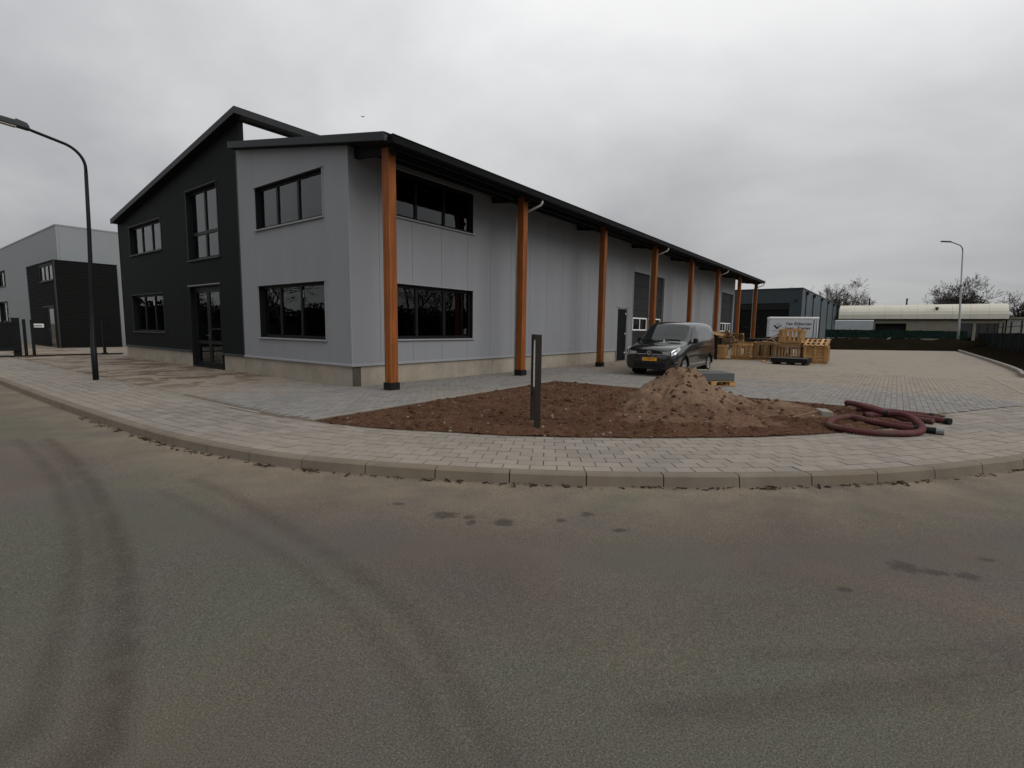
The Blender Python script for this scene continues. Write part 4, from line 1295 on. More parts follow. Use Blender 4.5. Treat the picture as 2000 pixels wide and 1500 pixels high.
# ------------------------------------------------------------------ van
VAN = empty('van', (8.30, -4.28, 0), math.pi, 'dark grey panel van with yellow plate parked by the building', 'van')
def paint_mat():
    t = NT('dark_grey_car_paint')
    n = t.noise(t.obj(), 2.5, 4, 0.6)
    t.color(t.mix(n, (0.008, 0.0092, 0.0092), (0.012, 0.0135, 0.0135)))
    t.rough(0.22)
    t.b.inputs['Metallic'].default_value = 0.25
    t.b.inputs['Coat Weight'].default_value = 0.9
    t.b.inputs['Coat Roughness'].default_value = 0.04
    return t.m
M['paint'] = paint_mat()
M['plastic'] = simple('black_plastic', (0.012, 0.012, 0.013), 0.55)
M['tyre'] = simple('tyre_rubber', (0.014, 0.014, 0.014), 0.85)
M['alloy'] = simple('alloy_wheel', (0.58, 0.59, 0.60), 0.3, metal=0.85)
M['plate_yellow'] = simple('plate_yellow', (0.62, 0.30, 0.015), 0.45, var=0.05)
M['headlight'] = simple('headlight_lens', (0.42, 0.44, 0.46), 0.08, metal=0.5)
# stations: u (0 front, negative back), then half section from bottom centre to roof centre (y, z)
ST = [
    (0.00, [(0, .28), (.58, .28), (.70, .38), (.715, .56), (.69, .74), (.60, .83), (.34, .86), (0, .87)]),
    (-0.06, [(0, .24), (.68, .24), (.80, .38), (.815, .58), (.775, .79), (.66, .885), (.38, .915), (0, .925)]),
    (-0.20, [(0, .21), (.74, .21), (.868, .38), (.88, .60), (.84, .84), (.72, .945), (.41, .975), (0, .985)]),
    (-0.50, [(0, .20), (.76, .20), (.885, .38), (.895, .62), (.86, .90), (.76, 1.005), (.43, 1.035), (0, 1.045)]),
    (-1.00, [(0, .20), (.78, .20), (.893, .36), (.897, .64), (.880, .97), (.80, 1.075), (.46, 1.105), (0, 1.115)]),
    (-1.12, [(0, .20), (.78, .20), (.893, .36), (.897, .65), (.882, 1.0), (.795, 1.12), (.46, 1.165), (0, 1.180)]),
    (-1.50, [(0, .20), (.78, .20), (.893, .36), (.897, .66), (.883, 1.05), (.765, 1.40), (.50, 1.485), (0, 1.510)]),
    (-1.82, [(0, .20), (.78, .20), (.893, .36), (.897, .67), (.884, 1.07), (.735, 1.62), (.54, 1.715), (0, 1.745)]),
    (-2.15, [(0, .20), (.78, .20), (.893, .36), (.897, .67), (.886, 1.08), (.735, 1.70), (.58, 1.785), (0, 1.805)]),
    (-2.80, [(0, .20), (.78, .20), (.893, .36), (.897, .67), (.888, 1.08), (.745, 1.72), (.59, 1.805), (0, 1.823)]),
    (-3.60, [(0, .21), (.78, .21), (.890, .37), (.895, .67), (.884, 1.08), (.745, 1.70), (.59, 1.79), (0, 1.812)]),
    (-4.15, [(0, .24), (.76, .24), (.870, .39), (.877, .67), (.862, 1.08), (.735, 1.64), (.57, 1.735), (0, 1.765)]),
    (-4.34, [(0, .30), (.74, .30), (.845, .41), (.850, .67), (.832, 1.07), (.715, 1.55), (.55, 1.66), (0, 1.70)]),
    (-4.41, [(0, .36), (.66, .36), (.76, .45), (.770, .67), (.752, 1.05), (.63, 1.46), (.42, 1.57), (0, 1.60)]),
]
US = [s_[0] for s_ in ST]
def hermite(xs, ys, x):
    # xs descending allowed
    n = len(xs)
    if xs[0] > xs[-1]:
        xs = [-q for q in xs]; x = -x
    x = min(max(x, xs[0]), xs[-1])
    k = 0
    while k < n - 2 and x > xs[k + 1]: k += 1
    h = xs[k + 1] - xs[k]; t_ = (x - xs[k]) / h
    def slope(i):
        if i == 0: return (ys[1] - ys[0]) / (xs[1] - xs[0])
        if i == n - 1: return (ys[-1] - ys[-2]) / (xs[-1] - xs[-2])
        a = (ys[i] - ys[i - 1]) / (xs[i] - xs[i - 1]); b = (ys[i + 1] - ys[i]) / (xs[i + 1] - xs[i])
        if a * b <= 0: return 0.0
        return 2 * a * b / (a + b)
    m0, m1 = slope(k), slope(k + 1)
    return (2 * t_**3 - 3 * t_**2 + 1) * ys[k] + (t_**3 - 2 * t_**2 + t_) * h * m0 + (-2 * t_**3 + 3 * t_**2) * ys[k + 1] + (t_**3 - t_**2) * h * m1
TS = [0, 1, 2, 3, 4, 5, 6, 7]
def vsurf(u, t_, side=1):
    ys = [hermite(US, [s_[1][k][0] for s_ in ST], u) for k in range(8)]
    zs = [hermite(US, [s_[1][k][1] for s_ in ST], u) for k in range(8)]
    return Vector((u, side * hermite(TS, ys, t_), hermite(TS, zs, t_)))
def vnorm(u, t_, side):
    e = 1e-3
    a = vsurf(min(u + e, -1e-4), t_, side) - vsurf(u - e, t_, side)
    b = vsurf(u, min(t_ + e, 7), side) - vsurf(u, t_ - e, side)
    n = a.cross(b).normalized()
    if n.y * side < 0 or (abs(n.y) < 1e-3 and n.z < 0): n = -n
    return n
FW, RW, WR = -0.88, -3.56, 0.315
def van_body():
    us = [0, -.02, -.06, -.12, -.2, -.3, -.4, -.5] + [-.5 - .08 * k for k in range(1, 47)] + [-4.25, -4.31, -4.36, -4.41]
    ts = [0, .5, 1, 1.3, 1.6, 2, 2.3, 2.6, 3, 3.25, 3.5, 3.75, 4, 4.25, 4.5, 4.75, 5, 5.25, 5.5, 5.75, 6, 6.33, 6.66, 7]
    V, F = [], []
    nt = len(ts)
    full = [(t_, 1) for t_ in ts] + [(t_, -1) for t_ in ts[-2:0:-1]]
    nf = len(full)
    for u in us:
        for (t_, sd) in full: V.append(vsurf(u, t_, sd))
    for i in range(len(us) - 1):
        for j in range(nf):
            q = (i * nf + j, i * nf + (j + 1) % nf, (i + 1) * nf + (j + 1) % nf, (i + 1) * nf + j)
            c = sum((V[k] for k in q), Vector()) / 4
            if abs(c.y) > 0.5 and c.z < 0.85 and any(math.hypot(c.x - w, c.z - WR) < 0.37 for w in (FW, RW)): continue
            t0, s0 = full[j]; t1, s1 = full[(j + 1) % nf]
            tm = (t0 + t1) / 2; um = (us[i] + us[i + 1]) / 2
            F.append(q)
    F.append(tuple(range(nf - 1, -1, -1)))
    F.append(tuple((len(us) - 1) * nf + k for k in range(nf)))
    o = fmesh('body', [tuple(v) for v in V], F, M['paint'], VAN, smooth=True)
    bm_recalc(o)
    return o
body = van_body()
def patch(name, poly, mat, off=0.006, nu=8, nt_=6, sides=(1, -1), parent=None, thick=0.004):
    """quad patch on the body: poly = (u,t) at four corners"""
    for sd in sides:
        V, F = [], []
        for lay in (off, off - thick - .004):
            for i in range(nu + 1):
                for j in range(nt_ + 1):
                    a, b = i / nu, j / nt_
                    u = (poly[0][0] * (1 - a) + poly[1][0] * a) * (1 - b) + (poly[3][0] * (1 - a) + poly[2][0] * a) * b
                    t_ = (poly[0][1] * (1 - a) + poly[1][1] * a) * (1 - b) + (poly[3][1] * (1 - a) + poly[2][1] * a) * b
                    V.append(tuple(vsurf(u, t_, sd) + vnorm(u, t_, sd) * lay))
        m = (nu + 1) * (nt_ + 1)
        for i in range(nu):
            for j in range(nt_):
                q = (i * (nt_ + 1) + j, (i + 1) * (nt_ + 1) + j, (i + 1) * (nt_ + 1) + j + 1, i * (nt_ + 1) + j + 1)
                F.append(q); F.append(tuple(k + m for k in q[::-1]))
        rim = [i * (nt_ + 1) for i in range(nu + 1)] + [nu * (nt_ + 1) + j for j in range(1, nt_ + 1)] + [i * (nt_ + 1) + nt_ for i in range(nu - 1, -1, -1)] + [j for j in range(nt_ - 1, 0, -1)]
        for a, b in zip(rim, rim[1:] + rim[:1]): F.append((a, b, b + m, a + m))
        o = fmesh(name, V, F, mat, parent or VAN, smooth=True)
        bm_recalc(o)
        sh = o.modifiers.new('split', 'EDGE_SPLIT'); sh.split_angle = math.radians(40)
M['vglass'] = simple('van_glass', (0.010, 0.012, 0.012), 0.03, var=0.02, spec=0.9)
M['vscreen'] = simple('van_windscreen', (0.014, 0.017, 0.017), 0.04, var=0.05, spec=0.5)
# windscreen halves meet at the centre line
def screen():
    V, F = [], []
    nu, nw = 8, 16
    for lay in (0.008, -0.004):
        for i in range(nu + 1):
            a = i / nu
            u = -1.15 + (-1.76 + 1.15) * a
            for j in range(nw + 1):
                w = -1 + 2 * j / nw
                tt = 7 - abs(w) * (7 - 5.22)
                sd = 1 if w >= 0 else -1
                p = vsurf(u, tt, sd); p = p + Vector((0.45, 0, 0.55)).normalized() * lay
                V.append(tuple(p))
    m = (nu + 1) * (nw + 1)
    for i in range(nu):
        for j in range(nw):
            q = (i * (nw + 1) + j, (i + 1) * (nw + 1) + j, (i + 1) * (nw + 1) + j + 1, i * (nw + 1) + j + 1)
            F.append(q); F.append(tuple(k + m for k in q[::-1]))
    rim = [i * (nw + 1) for i in range(nu + 1)] + [nu * (nw + 1) + j for j in range(1, nw + 1)] + [i * (nw + 1) + nw for i in range(nu - 1, -1, -1)] + [j for j in range(nw - 1, 0, -1)]
    for a, b in zip(rim, rim[1:] + rim[:1]): F.append((a, b, b + m, a + m))
    o = fmesh('windscreen', V, F, M['vscreen'], VAN, smooth=True); bm_recalc(o)
    sh = o.modifiers.new('split', 'EDGE_SPLIT'); sh.split_angle = math.radians(40)
    return o
wscr = screen()
# paper behind the screen, wipers
MB().beam((-1.10, .10, 1.185), (-1.12, .62, 1.17), .02, .015).build('wiper', M['plastic'], VAN)
MB().beam((-1.09, -.55, 1.175), (-1.11, .02, 1.20), .02, .015).build('wiper', M['plastic'], VAN)
patch('side_window', [(-1.42, 4.22), (-2.16, 4.20), (-2.12, 4.90), (-1.78, 4.86)], M['vglass'])
patch('door_seam', [(-2.26, 2.2), (-2.275, 2.2), (-2.255, 4.95), (-2.24, 4.95)], M['plastic'], off=0.002, nu=1)
patch('door_seam', [(-1.22, 2.2), (-1.235, 2.2), (-1.235, 4.05), (-1.22, 4.05)], M['plastic'], off=0.002, nu=1)
patch('side_rub_strip', [(-1.30, 2.86), (-3.15, 2.86), (-3.15, 3.02), (-1.30, 3.02)], M['plastic'], off=0.014)
patch('sill_strip', [(-1.32, 2.02), (-3.12, 2.02), (-3.12, 2.14), (-1.32, 2.14)], M['alloy'], off=0.006)
patch('door_handle', [(-2.02, 3.56), (-2.20, 3.56), (-2.20, 3.66), (-2.02, 3.66)], M['paint'], off=0.03)
patch('sliding_rail', [(-2.40, 3.62), (-3.95, 3.62), (-3.95, 3.68), (-2.40, 3.68)], M['plastic'], off=0.004)
patch('headlight_frame', [(-.012, 3.55), (-.46, 3.95), (-.44, 4.50), (-.03, 4.42)], M['chrome'], off=0.006)
patch('headlight', [(-.03, 3.74), (-.425, 4.05), (-.41, 4.41), (-.05, 4.32)], M['headlight'], off=0.012)
patch('headlight_inner', [(-.04, 3.85), (-.20, 3.98), (-.20, 4.26), (-.06, 4.22)], M['black_glass'], off=0.016)
patch('fog_light', [(-.10, 2.25), (-.24, 2.25), (-.24, 2.55), (-.10, 2.55)], M['plastic'], off=0.008)
patch('fog_light_trim', [(-.08, 2.42), (-.22, 2.42), (-.22, 2.5), (-.08, 2.5)], M['chrome'], off=0.012)
patch('tail_light', [(-4.20, 3.6), (-4.33, 3.6), (-4.33, 4.4), (-4.22, 4.4)], simple('tail_light_red', (0.12, 0.008, 0.008), 0.2), off=0.006)
patch('front_quarter_window', [(-1.26, 4.24), (-1.40, 4.22), (-1.66, 4.76), (-1.62, 4.72)], M['vglass'])
for sd in (1, -1):
    fh = MB().prism([(sd * .44, .735), (sd * .685, .70), (sd * .675, .825), (sd * .44, .80)], 'x', -.002, .014).build('headlight_front', M['chrome'], VAN)
    bm_recalc(fh)
    fi = MB().prism([(sd * .47, .752), (sd * .67, .725), (sd * .665, .805), (sd * .47, .788)], 'x', .0145, .018).build('headlight_front_lens', M['headlight'], VAN)
    bm_recalc(fi)
# grille, emblem, plate, bumper openings
MB().box(-.004, .012, -.435, .435, .70, .80).build('grille', M['plastic'], VAN, bevel=.01)
MB().box(.0125, .020, .10, .43, .715, .735).build('grille_bar', M['chrome'], VAN)
MB().box(.0125, .020, -.43, -.10, .715, .735).build('grille_bar', M['chrome'], VAN)
MB().box(-.004, .014, -.54, .54, .30, .44).build('lower_grille', M['plastic'], VAN, bevel=.015)
MB().box(-.004, .016, -.50, .50, .475, .487).build('bumper_line', M['plastic'], VAN)
em = MB().disc((.028, 0, .765), 'x', .062, .076, -.012, .008, 28).build('emblem', M['chrome'], VAN)
bars = MB()
for (a, b) in (((-.035, .058), (-.004, .006)), ((.035, .058), (.004, .006)), ((-.060, .022), (-.026, -.056)), ((.060, .022), (.026, -.056)), ((-.026, -.056), (0, -.004)), ((.026, -.056), (0, -.004))):
    bars.beam((.030, a[0], .765 + a[1]), (.030, b[0], .765 + b[1]), .013, .008, up=(1, 0, 0))
bars.build('emblem_strokes', M['chrome'], em)
MB().disc((.020, 0, .765), 'x', .0005, .062, -.004, .003, 24).build('emblem_ground', M['plastic'], em)
pl = MB().box(.012, .024, -.26, .26, .505, .615).build('number_plate', M['plate_yellow'], VAN)
text_mesh('plate_text', 'V-590-FJ', .105, M['plastic'], pl, (.0255, 0.0, .560), (math.pi / 2, 0, math.pi / 2), .0008, 1.0)
MB().box(.024, .0255, -.258, -.22, .506, .614).build('plate_badge', simple('plate_blue', (0.02, 0.04, 0.25), .5), pl)
# mirrors
for sd in (1, -1):
    mm = MB().box(-1.62, -1.44, sd * .93, sd * 1.06, 1.07, 1.24).build('mirror', M['plastic'], VAN, bevel=.03, seg=3)
    MB().beam((-1.46, sd * .86, 1.06), (-1.50, sd * .95, 1.12), .06, .04).build('mirror_arm', M['plastic'], mm)
# wheels and dark arches
def wheel(u, sd):
    c = (u, sd * .775, WR)
    ty = MB().disc(c, 'y', .20, WR - .012, -.10, .10, 28)
    o = MB()
    ring = []
    prof = [(.205, .095), (.26, .105), (.295, .095), (.314, .06), (.315, 0), (.314, -.06), (.295, -.095), (.26, -.105), (.205, -.095)]
    n = 32
    V = [(u + r_ * math.cos(2 * math.pi * k / n), sd * .775 + h_, WR + r_ * math.sin(2 * math.pi * k / n)) for k in range(n) for (r_, h_) in prof]
    m = len(prof)
    F = [(k * m + q, k * m + (q + 1) % m, ((k + 1) % n) * m + (q + 1) % m, ((k + 1) % n) * m + q) for k in range(n) for q in range(m)]
    wo = fmesh('wheel', V, F, M['tyre'], VAN, smooth=True); bm_recalc(wo)
    rm = MB().disc((u, sd * .80, WR), 'y', .178, .206, -.09, .075, 28)
    for k in range(5):
        a = 2 * math.pi * k / 5 + .3
        p0 = (u + .035 * math.cos(a), sd * (.80 + .055), WR + .035 * math.sin(a)); p1 = (u + .185 * math.cos(a), sd * (.80 + .045), WR + .185 * math.sin(a))
        rm.beam(p0, p1, .055, .025, up=(0, 1, 0))
    rm.disc((u, sd * .85, WR), 'y', .0005, .055, -.02, .012, 16)
    rm.build('rim', M['alloy'], wo)
    MB().disc((u, sd * .74, WR), 'y', .0005, .175, -.02, .02, 24).build('brake_disc', M['plastic'], wo)
    arch = MB()
    n = 20
    for k in range(n):
        a0, a1 = math.pi * k / n, math.pi * (k + 1) / n
        pts_ = []
        for (r_, y_) in ((.352, .55), (.40, .55), (.40, .907), (.352, .907)):
            pts_.append([(u + r_ * math.cos(a_), sd * y_, WR + r_ * math.sin(a_)) for a_ in (a0, a1)])
        arch.add([p for pr in pts_ for p in pr], [(0, 2, 3, 1), (2, 4, 5, 3), (4, 6, 7, 5), (6, 0, 1, 7)])
    arch.disc((u, sd * .56, WR), 'y', .0005, .39, -.01, .01, 24)
    arch.build('wheel_arch', M['plastic'], VAN)
for u in (FW, RW):
    for sd in (1, -1): wheel(u, sd)
MB().box(-4.2, -.3, -.74, .74, .21, .26).build('underbody', M['plastic'], VAN)

# ------------------------------------------------------------------ timber: pallets, crates
def jit(a): return random.uniform(-a, a)
def pallet(name, loc, rot, label, mat='pallet', L=1.2, Wd=0.8, group='loose pallets'):
    e = empty(name, loc, 0, label, 'pallet', group)
    e.rotation_euler = rot
    m = M[mat]
    bw = 0.13
    for k in range(5):
        y = -Wd / 2 + bw / 2 + (Wd - bw) * k / 4
        MB().box(-L / 2, L / 2, y - bw / 2 + .012, y + bw / 2 - .012, .122, .144).build('board', m, e)
    for x in (-L / 2 + .07, 0, L / 2 - .07):
        MB().box(x - .07, x + .07, -Wd / 2, Wd / 2, .1, .1215).build('board', m, e)
        for y in (-Wd / 2 + .05, 0, Wd / 2 - .05):
            MB().box(x - .07, x + .07, y - .05, y + .05, .0225, .0995).build('block', m, e)
    for y in (-Wd / 2 + .05, 0, Wd / 2 - .05):
        MB().box(-L / 2, L / 2, y - .05, y + .05, 0, .022).build('board', m, e)
    return e
def crate(loc, size, label, mat='pallet', style='v', rz=0.0, nsl=6, group='wooden crates'):
    """open slatted crate: footprint sx (depth, x) by sy (width, y), height sz, base corner centre at loc"""
    sx, sy, sz = size
    rz += jit(.07)
    e = empty('wooden_crate', loc, rz, label, 'crate', group)
    e.rotation_euler = (jit(.012), jit(.012), rz)
    m = M[mat]
    t_ = .022
    X, Y = sx / 2, sy / 2
    for x in (-X + .05, 0, X - .05):
        MB().box(x - .045, x + .045, -Y, Y, 0.0, .085).build('skid', m, e)
    n = max(3, int(sy / .15))
    for k in range(n):
        y = -Y + sy * (k + .5) / n
        MB().box(-X, X, y - sy / n / 2 + .01, y + sy / n / 2 - .01, .087, .107).build('floor_board', m, e)
    for (x, y) in ((-X + .05, -Y + .05), (-X + .05, Y - .05), (X - .05, -Y + .05), (X - .05, Y - .05)):
        MB().box(x - .035, x + .035, y - .035, y + .035, .109, sz - .002).build('corner_post', m, e)
    for face in ('x-', 'x+', 'y-', 'y+'):
        w = sy if face[0] == 'x' else sx
        h = (X if face[0] == 'x' else Y)
        sg = -1 if face[1] == '-' else 1
        if face[0] == 'y': w -= .06
        def bd(a, b, c, d, o0, o1):
            if face[0] == 'x': MB().box(sg * (h + o0), sg * (h + o1), a, b, c, d).build('board', m, e)
            else: MB().box(a, b, sg * (h + o0 - .0), sg * (h + o1), c, d).build('board', m, e)
        if style == 'v':
            for k in range(nsl):
                if random.random() < .10: continue
                c = -w / 2 + w * (k + .5) / nsl + jit(.022)
                bw = w / nsl * random.choice((.5, .68, .58, .45))
                bd(c - bw / 2, c + bw / 2, .11 + jit(.01), sz - .04 + jit(.035), 0.001, t_)
            bd(-w / 2, w / 2, sz - .11, sz, t_ + .001, 2 * t_)
            bd(-w / 2, w / 2, .11, .20, t_ + .001, 2 * t_)
        else:
            nh = max(3, int((sz - .1) / .14))
            for k in range(nh):
                z = .12 + (sz - .12) * (k + .5) / nh
                bh = (sz - .12) / nh * (.9 if k % 2 else .78)
                bd(-w / 2 + jit(.01), w / 2 + jit(.01), z - bh / 2, z + bh / 2, 0.001, t_)
            for c in (-w / 2 + .07, 0.0, w / 2 - .07):
                bd(c - .045, c + .045, .1, sz, t_ + .001, 2 * t_)
    return e
crate((20.98, -7.62, 0), (1.10, 0.98, 0.86), 'large pale crate at the right end of the timber stacks', style='h')
pallet('pallet', (20.95, -7.62, 0.90), (0, math.radians(-14), 0), 'pale slatted pallet lying tilted as a lid on the right crate', Wd=1.0)
crate((20.85, -6.52, 0.10), (1.10, 0.95, 0.76), 'weathered crate under the topmost crate, on a dark base', 'pallet_old', nsl=7)
crate((20.85, -6.55, 0.875), (1.05, 0.95, 0.76), 'topmost orange brown crate stacked above the weathered crate', nsl=5)
db = empty('dark_timber_base', (20.85, -6.52, 0), 0, 'dark timber base under the weathered crate', 'timber base')
for k in range(3):
    MB().box(-.55 + .42 * k, -.37 + .42 * k, -.48, .48, 0, .096).build('beam', M['pallet_dark'], db)
tr = empty('steel_tray', (18.95, -6.85, 0), math.radians(-4), 'low black steel tray on the paving before the crate stack', 'tray')
MB().box(-.5, .5, -.75, .75, .10, .13).build('tray_floor', M['steel_dark'], tr)
for (a, b, c, d) in ((-.5, -.47, -.75, .75), (.47, .5, -.75, .75), (-.469, .469, -.75, -.72), (-.469, .469, .72, .75)):
    MB().box(a, b, c, d, .131, .30).build('tray_side', M['steel_dark'], tr)
MB().box(-.515, -.46, -.77, .77, .301, .325).build('tray_rim', M['grey_trim'], tr)
for y in (-.6, 0, .6): MB().box(-.48, .48, y - .08, y + .08, 0, .099).build('skid', M['pallet_dark'], tr)
# left group
crate((20.62, -3.36, 0), (0.55, 0.42, 0.78), 'small upright slatted crate beside the dark brown box', 'pallet', nsl=5)
crate((21.65, -4.12, 0), (1.05, 0.92, 0.86), 'slatted crate in the middle of the left timber row', 'pallet', nsl=7)
crate((22.35, -5.08, 0), (1.05, 0.95, 0.90), 'slatted crate at the right end of the left timber row', 'pallet_old', nsl=7)
bx_ = empty('dark_wooden_box', (20.65, -2.78, 0), 0, 'tall dark brown wooden box just behind the van', 'box')
for k in range(4):
    z0 = .30 * k
    MB().box(-.45, -.42, -.40, .38, z0 + .004, z0 + .296).build('board', M['pallet_dark'], bx_)
    MB().box(-.419, .42, -.40, -.37, z0 + .004, z0 + .296).build('board', M['pallet_dark'], bx_)
MB().box(-.418, .45, -.368, .38, 0, 1.19).build('body', M['pallet_dark'], bx_)
MB().box(-.47, .47, -.42, .40, 1.201, 1.24).build('lid', M['pallet_dark'], bx_)
pallet('pallet', (20.65, -2.90, 1.26), (math.radians(-8), math.radians(-9), math.radians(84)), 'pallet lying aslant on the lid of the dark brown box', Wd=.7, L=1.0)
pallet('pallet', (21.3, -3.55, 1.16), (math.radians(48), math.radians(6), math.radians(8)), 'pallet leaning steeply between the dark box and the crates', 'pallet_old')
pallet('pallet', (22.6, -3.35, 0.98), (math.radians(82), 0, math.radians(75)), 'pallet standing on edge behind the leaning pallet', 'pallet_old')
for (p0, p1, w, h, lab) in (((21.3, -3.9, .93), (21.75, -4.75, .92), .14, .03, 'short pale plank lying on the middle slatted crate'),
                            ((21.9, -4.62, .945), (22.05, -5.50, .955), .16, .04, 'thick pale plank on the right crate of the left row')):
    e = empty('plank', p0, 0, lab, 'plank', 'loose planks')
    q = Vector(p1) - Vector(p0)
    MB().beam((0, 0, 0), q, w, h).build('board', M['pallet'], e)
for (p0, p1, w, h, lab) in (((20.2, -6.1, .93), (20.5, -5.3, 1.02), .12, .03, 'board bridging the weathered crate and the left timber row'),
                            ((20.3, -6.95, 1.66), (21.1, -6.1, 1.70), .12, .03, 'loose board across the top of the topmost crate'),
                            ((19.6, -5.6, .02), (20.6, -5.35, .05), .14, .03, 'board lying flat on the paving between the crate groups')):
    e = empty('plank', p0, 0, lab, 'plank', 'loose planks')
    MB().beam((0, 0, 0), Vector(p1) - Vector(p0), w, h).build('board', M['pallet'], e)
# scrap wood heap
rs = random.Random(11)
for k in range(16):
    x, y, z = 22.3 + rs.uniform(-.5, .6), -5.95 + rs.uniform(-.40, .28), .12 + .075 * k + rs.uniform(0, .05)
    a, b = rs.uniform(0, 3.14), rs.uniform(-.75, .75)
    l = rs.uniform(.45, .95)
    e = empty('scrap_plank', (x, y, z), 0, 'broken plank in the scrap wood heap left of the topmost crate', 'plank', 'scrap wood heap')
    d = Vector((math.cos(a) * math.cos(b), math.sin(a) * math.cos(b), math.sin(b))) * l / 2
    MB().beam(-d, d, rs.uniform(.07, .14), rs.uniform(.022, .05)).build('board', M['pallet_old'], e)
e = empty('plank', (22.2, -5.4, .95), 0, 'long grey plank propped against the scrap wood heap', 'plank', 'loose planks')
MB().beam((-.2, .55, -.15), (.1, -.45, .55), .10, .03).build('board', M['pallet_old'], e)
e = empty('plank', (22.5, -5.75, 1.50), 0, 'short plank jutting from the top of the scrap wood heap', 'plank', 'loose planks')
MB().beam((0, .42, .06), (0, -.30, -.03), .12, .03).build('board', M['pallet_old'], e)
# dark sheet piles behind the timber
e = empty('dark_beam_stack', (27.5, -3.8, 0), 0, 'low stack of black steel beams behind the timber rows', 'beam stack')
for k in range(5):
    for q in range(3):
        MB().box(-2.2 + jit(.2), 2.2 + jit(.2), -1.5 + q * .62, -1.02 + q * .62, .05 + k * .21, .05 + k * .21 + .17).build('beam', M['steel_dark'], e)
# stone slab on its pallet
rzS = math.atan2(-0.796, 0.605)
e = pallet('pallet', (7.02, -6.55, 0), (0, 0, rzS), 'pale pallet under the dark stone slab beside the van', L=1.15, Wd=.8)
sl = empty('stone_slab', (6.98, -6.50, 0.146), rzS, 'dark grey stone slab lying on a pallet beside the sand pile', 'stone slab')
MB().box(-.64, .62, -.40, .42, 0, .215).build('slab', M['slab'], sl, bevel=.012)
MB().box(-.2, .12, .10, .30, .216, .262).build('offcut', M['edging'], sl, bevel=.01)

# ------------------------------------------------------------------ suction hoses
def hose_mat():
    t = NT('red_suction_hose')
    w = t.noise(t.obj(), 6, 4, 0.6)
    c = t.mix(t.ramp(w, .3, .7), (0.055, 0.013, 0.014), (0.095, 0.026, 0.026))
    c = t.mix(t.math('MULTIPLY', t.ramp(t.noise(t.obj(), 2.2, 4, .6), .48, .62), .5), c, (0.075, 0.052, 0.038))
    t.color(c); t.rough(0.7); t.b.inputs['Specular IOR Level'].default_value = 0.25
    return t.m
M['hose'] = hose_mat()
def resample(P, step):
    P = [Vector(p) for p in P]
    out = []
    for i in range(len(P) - 1):
        p0, p1, p2, p3 = P[max(i - 1, 0)], P[i], P[i + 1], P[min(i + 2, len(P) - 1)]
        n = max(2, int((p2 - p1).length / step))
        for k in range(n):
            t_ = k / n
            out.append(0.5 * ((2 * p1) + (p2 - p0) * t_ + (2 * p0 - 5 * p1 + 4 * p2 - p3) * t_**2 + (3 * p1 - p0 - 3 * p2 + p3) * t_**3))
    out.append(P[-1])
    return out
def hose(P, label, nozzle=None):
    e = empty('suction_hose', (2.6, -10.7, 0), 0, label, 'hose', 'suction hoses')
    o = Vector((2.6, -10.7, 0))
    pts_ = [p - o for p in resample(P, .022)]
    rad = [.047 + .006 * (1 if (i // 1) % 2 else -1) for i in range(len(pts_))]
    MB().tube(pts_, rad, 10).build('hose', M['hose'], e, smooth=True)
    d = (pts_[-1] - pts_[-2]).normalized()
    if nozzle:
        MB().tube([pts_[-1] - d * .02, pts_[-1] + d * .10, pts_[-1] + d * .101, pts_[-1] + d * .24], [.06, .06, .05, .05], 14).build('coupling', M['plastic'], e, smooth=False)
        MB().tube([pts_[-1] + d * .235, pts_[-1] + d * .33], [.056, .056], 14).build('nozzle', M['lamp_grey'], e)
    else:
        MB().tube([pts_[-1] - d * .03, pts_[-1] + d * .03], .057, 12).build('end_cuff', M['plastic'], e)
z0 = 0.052
hose([(2.62, -10.95, z0 + .0), (2.55, -10.55, z0), (2.75, -10.15, z0 + .02), (2.45, -9.95, z0), (1.80, -9.90, z0), (1.55, -10.05, z0), (1.45, -10.35, z0), (1.60, -10.72, z0), (1.95, -11.02, z0),
      (2.35, -11.05, z0 + .06), (2.52, -10.85, z0 + .17), (2.66, -10.62, z0 + .14)], 'front loop of thick red suction hose lying on the sidewalk edge', None)
hose([(2.75, -10.20, z0), (2.45, -10.62, z0), (2.32, -10.88, z0), (2.30, -11.0, z0)], 'short red suction hose with a grey nozzle beside the front loop', True)
hose([(3.30, -11.25, z0), (3.55, -10.85, z0), (3.95, -10.35, z0 + .08), (3.75, -10.02, z0 + .14), (3.35, -10.20, z0 + .17), (2.95, -10.62, z0 + .11), (2.72, -10.98, z0 + .04), (2.68, -11.05, z0)], 'rear red suction hose raised in a loop over the soil edge', None)
hose([(3.35, -10.30, z0), (3.75, -10.75, z0), (3.70, -11.15, z0), (3.50, -11.45, z0)], 'red suction hose end pointing right toward the grey paving', None)
hose([(4.05, -10.15, z0), (4.10, -10.75, z0 + .01), (3.98, -11.25, z0)], 'rearmost straight red suction hose along the bed edge', None)
st_ = empty('paving_stone', (3.0, -9.72, 0.03), .4, 'loose grey concrete block lying on the soil by the hoses', 'stone')
MB().box(-.18, .18, -.09, .09, -.04, .09).build('block', M['edging'], st_, bevel=.012)
e = empty('plank', (2.3, -9.55, 0.08), 0, 'thin pale lath sticking out of the soil by the hoses', 'plank', 'loose planks')
MB().beam((-.16, .20, -.02), (.14, -.12, .08), .03, .015).build('board', M['pallet_old'], e)

